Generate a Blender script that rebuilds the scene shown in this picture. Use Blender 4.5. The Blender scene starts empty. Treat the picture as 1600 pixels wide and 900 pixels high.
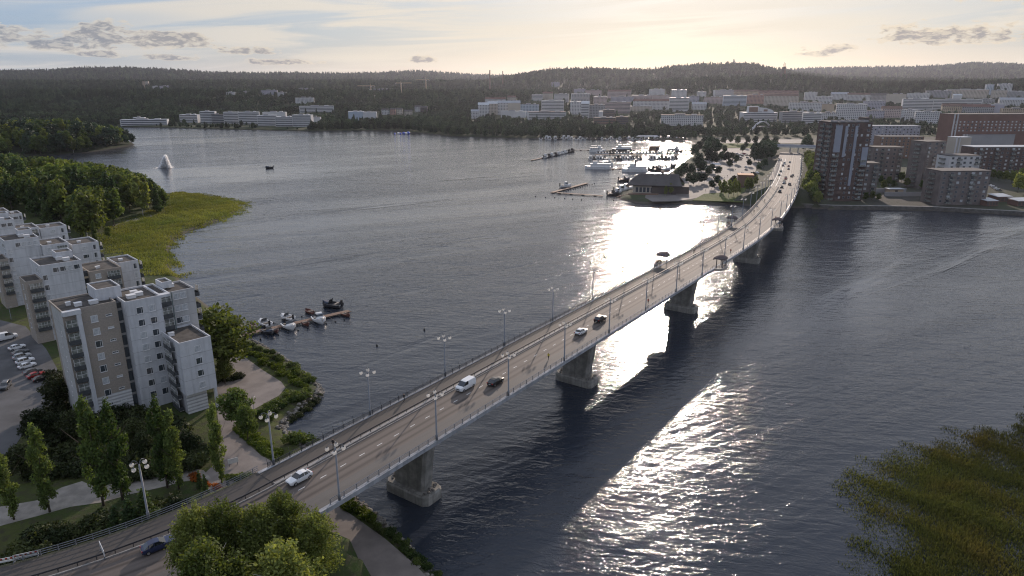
import bpy, bmesh, math, random
import numpy as np
from mathutils import Matrix, Vector
random.seed(7); RNG = np.random.default_rng(11)
C = bpy.context.scene.collection
sc = bpy.context.scene
R = math.radians
# ---------------------------------------------------------------- camera, sky, sun, exposure
CAMZ = 77.0; FPX = 1066.0; PITCH = R(16.7)          # metres above the lake, focal length in photo pixels, tilt below the horizon
cam = bpy.data.objects.new('camera', bpy.data.cameras.new('camera')); C.objects.link(cam)
cam.location = (0, 0, CAMZ); cam.rotation_euler = (R(90) - PITCH, 0, 0)
cam.data.sensor_width = 36; cam.data.lens = 36 * FPX / 1600; cam.data.clip_start = .5; cam.data.clip_end = 40000
sc.camera = cam
SUN_AZ, SUN_EL = R(12.7), R(15.5)                  # azimuth clockwise from +Y
SUND = Vector((math.sin(SUN_AZ) * math.cos(SUN_EL), math.cos(SUN_AZ) * math.cos(SUN_EL), math.sin(SUN_EL)))
sun = bpy.data.objects.new('sun', bpy.data.lights.new('sun', 'SUN')); C.objects.link(sun)
sun.data.energy = 3.0; sun.data.angle = R(.53); sun.data.color = (1, .83, .70)
sun.rotation_euler = SUND.to_track_quat('Z', 'Y').to_euler()
vs = sc.view_settings; vs.view_transform = 'Standard'; vs.look = 'None'; vs.gamma = 1; vs.use_curve_mapping = False; vs.exposure = .55
cy = sc.cycles; cy.use_denoising = True; cy.denoising_prefilter = 'NONE'; cy.max_bounces = 5; cy.diffuse_bounces = 2; cy.glossy_bounces = 3; cy.transmission_bounces = 4
cy.transparent_max_bounces = 8; cy.volume_bounces = 0; cy.caustics_reflective = False; cy.caustics_refractive = False
cy.sample_clamp_indirect = 4; cy.use_adaptive_sampling = True; cy.adaptive_threshold = .015; cy.volume_step_rate = 4; cy.filter_width = 1.15

class NT:                                            # a small wrapper for building node trees
    def __init__(s, tree): s.t = tree
    def n(s, kind, **kw):
        nd = s.t.nodes.new(kind)
        for k, v in kw.items():
            if k.startswith('_'): setattr(nd, k[1:], v)
            else: s.put(nd.inputs[k.replace('__', ' ')] if not k.startswith('i') or not k[1:].isdigit() else nd.inputs[int(k[1:])], v)
        return nd
    def put(s, sock, v):
        if isinstance(v, bpy.types.NodeSocket): s.t.links.new(v, sock)
        else: sock.default_value = v
    def m(s, op, a, b=0.0, c=0.0, clamp=False):
        nd = s.t.nodes.new('ShaderNodeMath'); nd.operation = op; nd.use_clamp = clamp
        for i, v in enumerate((a, b, c)): s.put(nd.inputs[i], v)
        return nd.outputs[0]
    def mix(s, f, a, b, mode='MIX'):
        nd = s.t.nodes.new('ShaderNodeMix'); nd.data_type = 'RGBA'; nd.blend_type = mode
        s.put(nd.inputs[0], f)
        for i, v in ((6, a), (7, b)): s.put(nd.inputs[i], (*v, 1) if isinstance(v, tuple) and len(v) == 3 else v)
        return nd.outputs[2]
    def ramp(s, v, lo, hi, a=0.0, b=1.0, smooth=True):
        nd = s.t.nodes.new('ShaderNodeMapRange'); nd.interpolation_type = 'SMOOTHSTEP' if smooth else 'LINEAR'
        for i, x in enumerate((v, lo, hi, a, b)): s.put(nd.inputs[i], x)
        return nd.outputs[0]
    def noise(s, vec, scale, detail=3.0, rough=.55, dist=0.0):
        nd = s.n('ShaderNodeTexNoise', Scale=scale, Detail=detail, Roughness=rough, Distortion=dist)
        if vec is not None: s.put(nd.inputs['Vector'], vec)
        return nd.outputs[0]
    def vmul(s, v, k):
        nd = s.t.nodes.new('ShaderNodeVectorMath'); nd.operation = 'MULTIPLY'; s.put(nd.inputs[0], v); nd.inputs[1].default_value = k
        return nd.outputs[0]

world = bpy.data.worlds.new('World'); sc.world = world; world.use_nodes = True
world.node_tree.nodes.clear(); W = NT(world.node_tree)
sky = W.n('ShaderNodeTexSky', _sky_type='NISHITA', _sun_disc=False, _sun_elevation=SUN_EL, _sun_rotation=SUN_AZ, _altitude=80.0, _air_density=1.0, _dust_density=.9, _ozone_density=1.0)
wd = W.n('ShaderNodeTexCoord').outputs['Generated']
sep = W.n('ShaderNodeSeparateXYZ', Vector=wd)
dx, dy, dz = sep.outputs
el = W.m('MAXIMUM', dz, 0.0)
dot = W.m('ADD', W.m('ADD', W.m('MULTIPLY', dx, SUND.x), W.m('MULTIPLY', dy, SUND.y)), W.m('MULTIPLY', dz, SUND.z))
near_sun = W.ramp(dot, .62, 1.0)
az = W.m('ARCTAN2', dx, dy); eld = W.m('ARCSINE', dz)
sq = W.m('DIVIDE', eld, W.m('ADD', .25, W.m('MULTIPLY', W.m('ABSOLUTE', eld), .6)))     # streaks crowd together low over the horizon
rot = W.n('ShaderNodeVectorRotate', Vector=W.n('ShaderNodeCombineXYZ', X=az, Y=W.m('MULTIPLY', sq, 1.6), Z=0.0).outputs[0], Angle=R(-14)).outputs[0]
cir = W.noise(W.vmul(rot, (2.6, 7.5, 1)), 1.0, 5.0, .58, .9)
cir2 = W.noise(W.vmul(rot, (1.5, 3.2, 1)), 1.0, 2.0, .5, .5)
cirrus = W.m('MULTIPLY', W.ramp(cir, .40, .58), W.ramp(cir2, .34, .54, .25, 1.0))
low = W.ramp(el, .02, .26)
veil = W.mix(near_sun, (8.4, 8.0, 7.5), W.mix(low, (10.8, 9.5, 7.6), (9.6, 9.4, 9.0)))
high = W.mix(near_sun, W.mix(low, (3.7, 5.2, 7.2), (6.4, 8.0, 11.6)), W.mix(low, (5.9, 6.3, 6.7), (8.4, 9.3, 11.2)))      # thin high veil over the whole sky
high = W.mix(W.ramp(el, 0.0, .06, .6, 0.0), high, W.mix(near_sun, (6.6, 6.7, 6.8), (9.0, 7.2, 5.6)))
col = W.mix(.84, sky.outputs[0], high)
col = W.mix(W.m('MULTIPLY', cirrus, .85), col, veil)
# small fair-weather cumulus low over the horizon: (azimuth deg, elevation deg, half width, half height)
ang = W.n('ShaderNodeCombineXYZ', X=az, Y=W.m('MULTIPLY', eld, 2.6), Z=0.0).outputs[0]
puff = W.noise(ang, 50.0, 5.0, .56, .25)
puff2 = W.noise(ang, 24.0, 1.0, .55)
up_ = W.n('ShaderNodeVectorMath', _operation='ADD', i0=ang, i1=(.0, .015, 0)).outputs[0]
puff_up = W.noise(up_, 50.0, 3.0, .56, .25)
CUM = [(-36.0, 2.75, 5.0, .95), (-32.0, 2.5, 3.4, .7), (-28.6, 3.05, 3.4, 1.05), (-25.6, 2.75, 3.6, .9), (-24.4, 3.15, 1.5, .38), (-29.2, 1.9, 2.6, .32), (-25.6, 1.75, 2.2, .3), (-20.2, 2.3, 2.6, .4),
       (-18.4, 1.5, 3.4, .32), (-7.2, 1.75, 1.3, .42), (33.6, 6.1, 5.2, 1.5), (36.6, 5.2, 2.4, .8), (39.2, 4.6, 2.2, .9), (30.0, 3.0, 3.6, 1.0), (33.4, 3.0, 2.6, .75), (36.6, 2.9, 2.4, .4), (23.6, 2.2, 2.6, .55), (-49, 2.9, 5.0, 1.0), (47, 4.4, 5.5, 1.2)]
mask = None; hgt = None
for a_, e_, w_, h_ in CUM:
    u_ = W.m('DIVIDE', W.m('SUBTRACT', az, R(a_)), R(w_)); v_ = W.m('DIVIDE', W.m('SUBTRACT', eld, R(e_)), R(h_))
    vb = W.m('MAXIMUM', v_, W.m('MULTIPLY', v_, -1.7))          # flat bases
    d_ = W.m('SUBTRACT', 1.0, W.m('ADD', W.m('POWER', W.m('ABSOLUTE', u_), 2.0), W.m('POWER', vb, 2.0)))
    mask = d_ if mask is None else W.m('MAXIMUM', mask, d_)
cm = W.m('ADD', W.m('MULTIPLY', W.m('MAXIMUM', mask, -2.0), .40), W.m('ADD', W.m('MULTIPLY', puff, 1.9), W.m('MULTIPLY', puff2, .75)))
cum = W.ramp(cm, 1.33, 1.56)
core = W.m('SUBTRACT', W.ramp(cm, 1.42, 1.74), W.ramp(W.m('SUBTRACT', puff, puff_up), .0, .16, 0.0, .7), clamp=True)
cumc = W.mix(core, W.mix(near_sun, (7.6, 7.2, 6.6), (10.2, 8.6, 6.4)), W.mix(near_sun, (2.9, 3.1, 3.6), (3.6, 3.3, 3.3)))
col = W.mix(W.m('MULTIPLY', cum, .8), col, cumc)
bg = W.n('ShaderNodeBackground', Color=col, Strength=.055)
world.cycles.sampling_method = 'MANUAL'; world.cycles.sample_map_resolution = 256
W.t.links.new(bg.outputs[0], W.n('ShaderNodeOutputWorld').inputs[0])

# ---------------------------------------------------------------- helpers
cP, sP = math.cos(PITCH), math.sin(PITCH)
def ray(x, y):
    u = (x - 800) / FPX; v = (450 - y) / FPX
    return np.array([u, cP + v * sP, -sP + v * cP])
def to_px(p):                                        # where the photo shows a place
    w = p[1] * cP - (p[2] - CAMZ) * sP; return 800 + FPX * p[0] / w, 450 - FPX * (p[1] * sP + (p[2] - CAMZ) * cP) / w
def cap_height(p, h, sky_line):                      # keep a wood no taller than the photo shows it
    x = to_px((p[0], p[1], p[2] + h))[0]; y = float(np.interp(x, [q[0] for q in sky_line], [q[1] for q in sky_line])); r = ray(x, y + random.uniform(0, 5)); return min(h, CAMZ + r[2] / r[1] * p[1] - p[2])
def at(x, y, z=0.0):                                 # the place at height z that the photo shows at x, y
    r = ray(x, y); t = (z - CAMZ) / r[2]
    return Vector((r[0] * t, r[1] * t, z))
def tag(o, label=None, cat=None, group=None, kind=None):
    for k, v in (('label', label), ('category', cat), ('group', group), ('kind', kind)):
        if v is not None: o[k] = v
    return o
def empty(name, loc, rz=0.0, label=None, cat=None, group=None):
    o = bpy.data.objects.new(name, None); C.objects.link(o); o.location = loc; o.rotation_euler = (0, 0, rz)
    o.empty_display_size = .1
    return tag(o, label, cat, group)
def link(name, mesh, parent=None, loc=(0, 0, 0), rz=0.0, scale=None):
    o = bpy.data.objects.new(name, mesh); C.objects.link(o); o.parent = parent; o.location = loc
    if rz: o.rotation_euler = (0, 0, rz)
    if scale is not None: o.scale = scale if not isinstance(scale, (int, float)) else (scale,) * 3
    return o
def copy_tree(o, parent=None):
    c = o.copy(); C.objects.link(c); c.parent = parent
    for ch in o.children: copy_tree(ch, c)
    return c
class MB:
    def __init__(s): s.v = []; s.f = []; s.mi = []
    def add(s, vs, fs, m=0):
        b = len(s.v); s.v += [tuple(p) for p in vs]; s.f += [tuple(i + b for i in f) for f in fs]; s.mi += [m] * len(fs); return s
    def box(s, x0, x1, y0, y1, z0, z1, m=0):
        return s.add([(x0, y0, z0), (x1, y0, z0), (x1, y1, z0), (x0, y1, z0), (x0, y0, z1), (x1, y0, z1), (x1, y1, z1), (x0, y1, z1)],
                     [(3, 2, 1, 0), (4, 5, 6, 7), (0, 1, 5, 4), (1, 2, 6, 5), (2, 3, 7, 6), (3, 0, 4, 7)], m)
    def prism(s, pts, z0, z1, m=0):                  # counter-clockwise outline
        n = len(pts)
        s.add([(p[0], p[1], z0) for p in pts] + [(p[0], p[1], z1) for p in pts],
              [tuple(range(n - 1, -1, -1)), tuple(range(n, 2 * n))] + [(i, (i + 1) % n, n + (i + 1) % n, n + i) for i in range(n)], m); return s
    def loft(s, rings, m=0, cap=True, closed=True):
        n = len(rings[0]); vs = [p for r in rings for p in r]; fs = []
        for k in range(len(rings) - 1):
            for i in range(n if closed else n - 1):
                j = (i + 1) % n; fs.append((k * n + i, k * n + j, (k + 1) * n + j, (k + 1) * n + i))
        if cap: fs += [tuple(range(n - 1, -1, -1)), tuple(range((len(rings) - 1) * n, len(rings) * n))]
        return s.add(vs, fs, m)
    def tube(s, path, r, n=6, m=0, cap=True):
        path = [Vector(p) for p in path]; rings = []; rs = r if isinstance(r, (list, tuple)) else [r] * len(path)
        for i, p in enumerate(path):
            d = (path[min(i + 1, len(path) - 1)] - path[max(i - 1, 0)]).normalized()
            a = d.cross(Vector((0, 0, 1)) if abs(d.z) < .9 else Vector((1, 0, 0))).normalized(); b = d.cross(a)
            rings.append([p + (a * math.cos(t) + b * math.sin(t)) * rs[i] for t in [2 * math.pi * k / n for k in range(n)]])
        return s.loft(rings, m, cap)
    def ball(s, c, r, n=8, k=5, m=0, sz=1.0):
        rings = []
        for i in range(k + 1):
            t = math.pi * (i + .02) / (k + .04); rr = r * math.sin(t)
            rings.append([(c[0] + rr * math.cos(2 * math.pi * j / n), c[1] + rr * math.sin(2 * math.pi * j / n), c[2] - r * sz * math.cos(t)) for j in range(n)])
        return s.loft(rings, m)
    def mesh(s, name, mats, smooth=False, off=None):
        me = bpy.data.meshes.new(name)
        v = s.v if off is None else [(p[0] - off[0], p[1] - off[1], p[2] - off[2]) for p in s.v]
        me.from_pydata(v, [], s.f)
        for m in mats if isinstance(mats, (list, tuple)) else [mats]: me.materials.append(m)
        if any(s.mi): me.polygons.foreach_set('material_index', s.mi)
        if smooth: me.polygons.foreach_set('use_smooth', [True] * len(s.f))
        me.update(); return me
    def build(s, name, mats, parent=None, smooth=False, world=False):
        off = parent.location if (world and parent is not None) else None
        return link(name, s.mesh(name, mats, smooth, off), parent)
def nmesh(name, v, f, mats, smooth=False):           # from numpy arrays, all faces with as many corners
    me = bpy.data.meshes.new(name); v = np.asarray(v, np.float32); f = np.asarray(f, np.int32); k = f.shape[1]
    me.vertices.add(len(v)); me.vertices.foreach_set('co', v.ravel())
    me.loops.add(f.size); me.loops.foreach_set('vertex_index', f.ravel())
    me.polygons.add(len(f)); me.polygons.foreach_set('loop_start', np.arange(0, f.size, k, dtype=np.int32))
    if smooth: me.polygons.foreach_set('use_smooth', np.ones(len(f), bool))
    me.update(calc_edges=True)
    for m in mats if isinstance(mats, (list, tuple)) else [mats]: me.materials.append(m)
    return me
MATS = {}
def mat(name, col, rough=.8, var=.12, scale=.6, metal=0.0, bump=0.0, bscale=8.0, spec=.35, col2=None, coords='Object', island=0.0, streak=0.0):
    if name in MATS: return MATS[name]
    m = bpy.data.materials.new(name); m.use_nodes = True; m.node_tree.nodes.clear(); N = NT(m.node_tree)
    tc = N.n('ShaderNodeTexCoord').outputs[coords]
    nz = N.noise(tc, scale, 5.0, .6)
    lo = tuple(c * (1 - var) for c in col); hi = tuple(min(1, c * (1 + var)) for c in (col2 or col))
    c = N.mix(N.ramp(nz, .3, .7), lo, hi)
    if island:
        g = N.n('ShaderNodeNewGeometry').outputs['Random Per Island']
        c = N.mix(1.0, c, N.n('ShaderNodeCombineColor', i0=N.ramp(g, 0, 1, 1 - island, 1 + island, False), i1=N.ramp(g, 0, 1, 1 - island, 1 + island, False), i2=N.ramp(g, 0, 1, 1 - island, 1 + island, False)).outputs[0], 'MULTIPLY')
    if streak:                                       # rain streaks and grime down the wall
        c = N.mix(N.ramp(N.noise(N.vmul(tc, (1.1, 1.1, .07)), 1.0, 4.0, .65), .42, .75, 0.0, streak), c, tuple(q * .55 for q in col))
    p = N.n('ShaderNodeBsdfPrincipled', Base__Color=c, Roughness=rough, Metallic=metal)
    p.inputs['Specular IOR Level'].default_value = spec
    if bump:
        b = N.n('ShaderNodeBump', Strength=bump, Distance=.05, Height=N.noise(tc, bscale, 4.0, .6)); N.put(p.inputs['Normal'], b.outputs[0])
    N.t.links.new(p.outputs[0], N.n('ShaderNodeOutputMaterial').inputs[0]); MATS[name] = m
    return m
def glass(name, col=(.05, .06, .07), rough=.06):
    return mat(name, col, rough, .25, .35, spec=.8)
# figures are grown from a skeleton first, while the scene is still light
def person_mesh(cols, step=1):
    me = bpy.data.meshes.new('p'); J = {'pel': (0, 0, .95), 'ch': (0, -.02, 1.25), 'nk': (0, 0, 1.48), 'hd': (0, -.02, 1.62), 'hd2': (0, -.02, 1.74), 'h1': (.10, 0, .9), 'k1': (.11, -.16 * step, .5), 'a1': (.11, -.14 * step, .09), 't1': (.11, -.30 * step, .04),
        'h2': (-.10, 0, .9), 'k2': (-.11, .06 * step, .5), 'a2': (-.11, .28 * step, .12), 't2': (-.11, .16 * step, .04), 's1': (.20, 0, 1.42), 'e1': (.26, .08 * step, 1.14), 'w1': (.27, -.06 * step, .9), 'f1': (.27, -.10 * step, .80), 's2': (-.20, 0, 1.42), 'e2': (-.26, -.06 * step, 1.14), 'w2': (-.27, -.18 * step, .94), 'f2': (-.27, -.24 * step, .86)}
    E_ = [('pel', 'ch'), ('ch', 'nk'), ('nk', 'hd'), ('hd', 'hd2'), ('pel', 'h1'), ('h1', 'k1'), ('k1', 'a1'), ('a1', 't1'), ('pel', 'h2'), ('h2', 'k2'), ('k2', 'a2'), ('a2', 't2'), ('nk', 's1'), ('s1', 'e1'), ('e1', 'w1'), ('w1', 'f1'), ('nk', 's2'), ('s2', 'e2'), ('e2', 'w2'), ('w2', 'f2')]
    rad = dict(pel=.15, ch=.16, nk=.06, hd=.10, hd2=.085, h1=.09, h2=.09, k1=.065, k2=.065, a1=.045, a2=.045, t1=.04, t2=.04, s1=.07, s2=.07, e1=.05, e2=.05, w1=.035, w2=.035, f1=.035, f2=.035)
    ks = list(J); me.from_pydata([J[k] for k in ks], [(ks.index(a), ks.index(b)) for a, b in E_], []); o = bpy.data.objects.new('p', me); C.objects.link(o)
    md = o.modifiers.new('s', 'SKIN'); 
    for i, k in enumerate(ks): me.skin_vertices[0].data[i].radius = (rad[k],) * 2; me.skin_vertices[0].data[i].use_root = k == 'pel'
    o.modifiers.new('u', 'SUBSURF').levels = 1; dg = bpy.context.evaluated_depsgraph_get(); r_ = bpy.data.meshes.new_from_object(o.evaluated_get(dg)); bpy.data.objects.remove(o); r_.name = 'person'; r_.materials.clear()
    for c in cols: r_.materials.append(c)
    for p in r_.polygons: z = p.center.z; p.material_index = 2 if z > 1.68 else 3 if z > 1.52 or (abs(p.center.x) > .2 and z < .95) else 1 if z > .95 else 0; p.use_smooth = True
    return r_
SKIN = mat('skin', (.42, .26, .18), .6, .05); HAIR = mat('brown_hair', (.05, .03, .02), .7, .1); JEAN = mat('dark_trousers', (.02, .022, .03), .9, .1)
PM = {c: person_mesh((JEAN, mat('jacket_' + c, v, .85, .1), HAIR, SKIN), 1) for c, v in dict(black=(.02, .02, .022), yellow=(.45, .36, .03), red=(.30, .05, .03), blue=(.04, .08, .2), grey=(.2, .2, .2)).items()}
# ---------------------------------------------------------------- bridge axis (the embankments need it)
S0, S1 = -95, 720
def heading(s): return np.interp(s, [-95, -20, 170, 200, 260, 330, 450, 720], [91.3, 35.07, 35.07, 33, 27.5, 24.5, 22.5, 22.3])
def deck_z(s): return float(np.interp(s, [-95, -60, -25, 300, 400, 500, 600, 720], [11.5, 13, 15, 15, 12, 8.2, 6, 5]))
_p = np.array([-20.436, 115.276]); AX = {0: _p.copy()}
for i in range(S1): h = R(heading(i + .5)); _p = _p + [math.sin(h), math.cos(h)]; AX[i + 1] = _p.copy()
_p = AX[0].copy()
for i in range(0, S0, -1): h = R(heading(i - .5)); _p = _p - [math.sin(h), math.cos(h)]; AX[i - 1] = _p.copy()
def axis(s, t=0.0, dz=0.0):                           # a point s metres along the bridge, t metres to the lake-right side, dz over the deck
    i = int(math.floor(max(S0, min(S1 - 1, s)))); f = s - i; q = AX[i] * (1 - f) + AX[i + 1] * f; h = R(heading(s))
    return Vector((q[0] + math.cos(h) * t, q[1] - math.sin(h) * t, deck_z(s) + dz))
AXS = np.array([AX[i] for i in range(S0, S1 + 1)])
# ---------------------------------------------------------------- water
def water_mat():
    m = bpy.data.materials.new('lake_water'); m.use_nodes = True; m.node_tree.nodes.clear(); N = NT(m.node_tree)
    tc = N.n('ShaderNodeTexCoord').outputs['Object']
    r = N.n('ShaderNodeVectorRotate', Vector=tc, Angle=R(9)).outputs[0]
    w1 = N.noise(N.vmul(r, (.22, .60, 1)), 1.0, 2.0, .5, .5)
    w2 = N.noise(N.vmul(r, (1.5, 2.2, 1)), 1.0, 3.0, .6, .4)
    w0 = N.noise(N.vmul(r, (.03, .09, 1)), 1.0, 2.0, .5, .3)
    wind = N.ramp(N.noise(N.vmul(N.n('ShaderNodeVectorRotate', Vector=tc, Angle=R(-28)).outputs[0], (.0022, .0085, 1)), 1.0, 5.0, .6, 1.4), .30, .66, .34, 1.2)
    slick = N.ramp(N.noise(N.vmul(N.n('ShaderNodeVectorRotate', Vector=tc, Angle=R(-40)).outputs[0], (.004, .03, 1)), 1.0, 4.0, .6, 1.2), .57, .70, 1.0, .42)
    amp = N.m('MULTIPLY', wind, slick)
    h = N.m('ADD', N.m('MULTIPLY', w1, .40), N.m('ADD', N.m('MULTIPLY', w2, .145), N.m('MULTIPLY', w0, .9)))
    b = N.n('ShaderNodeBump', Strength=1.0, Distance=1.0, Height=N.m('MULTIPLY', h, N.m('MULTIPLY', amp, .74)))
    p = N.n('ShaderNodeBsdfPrincipled', Base__Color=(.026, .032, .044, 1), Roughness=.07, IOR=1.333, Normal=b.outputs[0])
    N.t.links.new(p.outputs[0], N.n('ShaderNodeOutputMaterial').inputs[0]); return m
wm = MB(); wm.add([(-6000, -400, 0), (6000, -400, 0), (6000, 4000, 0), (-6000, 4000, 0)], [(0, 1, 2, 3)])
tag(wm.build('lake_water', water_mat()), 'wind-rippled lake with sun glitter', kind='structure')
# ---------------------------------------------------------------- ground
def sdist(P, poly):                                   # signed distance to an outline, positive inside
    P = np.asarray(P, float); Q = np.asarray(poly, float); n = len(Q); best = np.full(len(P), 1e9); inside = np.zeros(len(P), bool)
    for i in range(n):
        a, b = Q[i], Q[(i + 1) % n]; ab = b - a; t = np.clip(((P - a) @ ab) / max(ab @ ab, 1e-9), 0, 1)
        best = np.minimum(best, np.hypot(*(P - a - t[:, None] * ab).T))
        c = (a[1] > P[:, 1]) != (b[1] > P[:, 1])
        with np.errstate(divide='ignore', invalid='ignore'): xi = (b[0] - a[0]) * (P[:, 1] - a[1]) / (b[1] - a[1]) + a[0]
        inside ^= c & (P[:, 0] < xi)
    return np.where(inside, best, -best)
def wpts(px, z=0.0): return [tuple(at(x, y, z)[:2]) for x, y in px]
NEAR = wpts([(1000, 1500), (800, 1060), (735, 960), (692, 903), (640, 846), (606, 812), (566, 778), (530, 742), (500, 706), (468, 684), (452, 668), (462, 655), (482, 640), (508, 618), (510, 608),
             (492, 590), (457, 563), (430, 546), (404, 533), (380, 523), (362, 508), (345, 490), (322, 472), (296, 452), (283, 435), (270, 420), (266, 395), (272, 376), (298, 361), (342, 346),
             (370, 331), (376, 319), (342, 311), (300, 304), (262, 298), (228, 284), (190, 272), (150, 259), (108, 248), (60, 241), (0, 234), (-260, 228)]) + [(-1500, 700), (-1500, -300), (60, -300)]
HEAD = wpts([(213, 226.5), (190, 231), (150, 237), (110, 241), (60, 244), (0, 246), (-260, 250), (-260, 214), (60, 208), (150, 210), (190, 215), (207, 222)])
FAR = wpts([(2300, 380), (1760, 345), (1600, 337), (1450, 329), (1300, 327), (1235, 323), (1165, 320), (1085, 319), (1000, 318), (970, 312), (966, 303), (1000, 293), (1040, 276), (1064, 258), (1084, 243),
            (1094, 227), (1076, 219), (1000, 218), (900, 217), (800, 216), (700, 213), (660, 208), (600, 204), (480, 205), (300, 201), (190, 198), (60, 196), (-400, 200)]) + [(-9000, 2000), (-9000, 14000), (14000, 14000), (14000, 300)]
def sstep(x, a, b): t = np.clip((x - a) / (b - a), 0, 1); return t * t * (3 - 2 * t)
def road_dist(P):
    P = np.asarray(P, float); d = np.full(len(P), 1e9); k = np.zeros(len(P), int)
    for i in range(0, len(AXS), 3):
        q = np.hypot(P[:, 0] - AXS[i, 0], P[:, 1] - AXS[i, 1]); m = q < d; d[m] = q[m]; k[m] = i
    return d, k + S0
def z_near(P):
    P = np.asarray(P, float); s = sdist(P, NEAR); z = -2 + sstep(s, -3, 4.0) * 3.5
    z += .5 * sstep(s, 10, 60) * 0 + 4.0 * sstep(s, 40, 120) * sstep(P[:, 1], 330, 420)
    d, k = road_dist(P); rz = np.array([deck_z(i) for i in range(S0, S1 + 1)])[k - S0]
    emb = rz - .25 - np.maximum(0, d - 9.2) * .62
    return np.where((k < -24) & (s > 2), np.maximum(z, emb), z)
def z_head(P): s = sdist(P, HEAD); return -2 + 3.5 * sstep(s, -4, 6) + 11 * sstep(s, 8, 70)
# hills: (distance, half width, tree height, skyline points in the photo)
RIDGES = [
    (6800, 1900, 14, [(-300, 112), (0, 114), (80, 113), (130, 109.5), (200, 109), (270, 112), (330, 116), (400, 118), (450, 117), (540, 118.5), (600, 117), (650, 114), (680, 116), (730, 120), (800, 122), (900, 121), (1000, 119), (1150, 116), (1225, 112.5), (1280, 110), (1340, 108.5), (1430, 108), (1480, 105), (1510, 102), (1560, 102.5), (1600, 105), (1900, 106)]),
    (3700, 900, 14, [(-300, 127), (300, 127), (650, 127), (760, 126), (800, 119), (840, 112.5), (880, 108.5), (930, 108), (980, 110), (1020, 109), (1060, 104), (1100, 101), (1150, 100.5), (1180, 102), (1200, 107), (1240, 114), (1320, 122), (1600, 126), (1900, 126)]),
    (2350, 330, 16, [(-300, 140), (400, 139), (800, 140), (960, 139), (1000, 128), (1050, 122), (1125, 118.5), (1133, 122), (1150, 118), (1220, 116), (1260, 116.5), (1290, 121), (1340, 125), (1400, 127), (1500, 125), (1600, 123), (1900, 122)])]
def z_far(P):
    P = np.asarray(P, float); s = sdist(P, FAR); Y = P[:, 1]; a = P[:, 0] / np.maximum(Y, 1); px = 800 + FPX / cP * a
    z = -2 + 4.0 * sstep(s, -4, 3)
    z = z + 22 * sstep(s, 150, 1700)
    z = z + (11 * np.sin(P[:, 0] * .0075 + 1) * np.sin(Y * .010) + 7 * np.sin(P[:, 0] * .017 + Y * .006)) * sstep(s, 120, 420) * sstep(-px, -745, -690) * sstep(-Y, -2300, -1800)
    for D, Wd, th, sk in RIDGES:
        sy = np.interp(px, [q[0] for q in sk], [q[1] for q in sk]); v = (450 - sy) / FPX
        crest = CAMZ + D * (-sP + v * cP) / (cP + v * sP) - th
        bump = np.exp(-((Y - D) / Wd) ** 2)
        nz = 1 + .05 * np.sin(P[:, 0] * .0041 + 1.3) * np.cos(Y * .0033) * (1 - bump)
        z = np.maximum(z, crest * bump * nz - 3) if D > 3000 else np.maximum(z, z + (crest - z) * bump)
    d, k = road_dist(P); rz = np.array([deck_z(i) for i in range(S0, S1 + 1)])[k - S0]
    emb = rz - .3 - np.maximum(0, d - 9.6) * .5
    return np.where((k > 378) & (k < 718), np.maximum(z, np.where(s > 0, emb, z)), z)
def grid_mesh(name, xs, ys, zf, mats, label):
    X, Y = np.meshgrid(xs, ys); P = np.stack([X.ravel(), Y.ravel()], 1); z = zf(P)
    nx, ny = len(xs), len(ys); i = np.arange((ny - 1) * (nx - 1)); r, c = i // (nx - 1), i % (nx - 1); b = r * nx + c
    f = np.stack([b, b + 1, b + nx + 1, b + nx], 1); keep = z[f].max(1) > -1.9
    return tag(link(name, nmesh(name, np.column_stack([P, z]), f[keep], mats, True)), label, kind='structure')
def ground_mat(name, a, b, c, s1=.05, s2=.6, bank=(.075, .066, .055)):
    m = bpy.data.materials.new(name); m.use_nodes = True; m.node_tree.nodes.clear(); N = NT(m.node_tree)
    tc = N.n('ShaderNodeTexCoord').outputs['Object']
    col = N.mix(N.ramp(N.noise(tc, s1, 4.0), .35, .65), a, b); col = N.mix(N.ramp(N.noise(tc, s2, 5.0, .65), .4, .7), col, c)
    geo = N.n('ShaderNodeNewGeometry'); z = N.n('ShaderNodeSeparateXYZ', Vector=geo.outputs['Position']).outputs[2]
    col = N.mix(N.ramp(N.m('ADD', z, N.m('MULTIPLY', N.noise(tc, .5, 3.0), 1.2)), 1.1, 1.9), bank, col)     # bare stones along the waterline
    bp = N.n('ShaderNodeBump', Strength=.7, Distance=.3, Height=N.noise(tc, 1.6, 5.0, .7))
    p = N.n('ShaderNodeBsdfPrincipled', Base__Color=col, Roughness=.95, Normal=bp.outputs[0]); p.inputs['Specular IOR Level'].default_value = .15
    N.t.links.new(p.outputs[0], N.n('ShaderNodeOutputMaterial').inputs[0]); return m
GRASS = ground_mat('grass_ground', (.035, .055, .016), (.075, .085, .025), (.05, .048, .028))
FORESTF = ground_mat('forest_floor', (.02, .034, .014), (.035, .045, .018), (.03, .03, .018), .01, .08, (.022, .022, .017))
CITYG = ground_mat('city_ground', (.06, .058, .055), (.04, .052, .024), (.05, .052, .042), .012, .09)
grid_mesh('shore_ground', np.arange(-440, 22, 2.2), np.arange(14, 490, 2.2), z_near, GRASS, 'grassy lake shore under the apartment blocks')
grid_mesh('headland_ground', np.arange(-1150, -380, 7), np.arange(740, 1090, 6), z_head, FORESTF, 'wooded headland across the bay')
grid_mesh('city_ground', np.arange(52, 860, 4.0), np.arange(404, 1012, 4.0), z_far, CITYG, 'city shore beyond the bridge')
_Y = np.concatenate([np.arange(985, 1300, 8), np.arange(1300, 2100, 25), np.arange(2100, 5000, 90), np.arange(5000, 9600, 220)]); _A = np.linspace(-.95, .95, 300)
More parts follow.
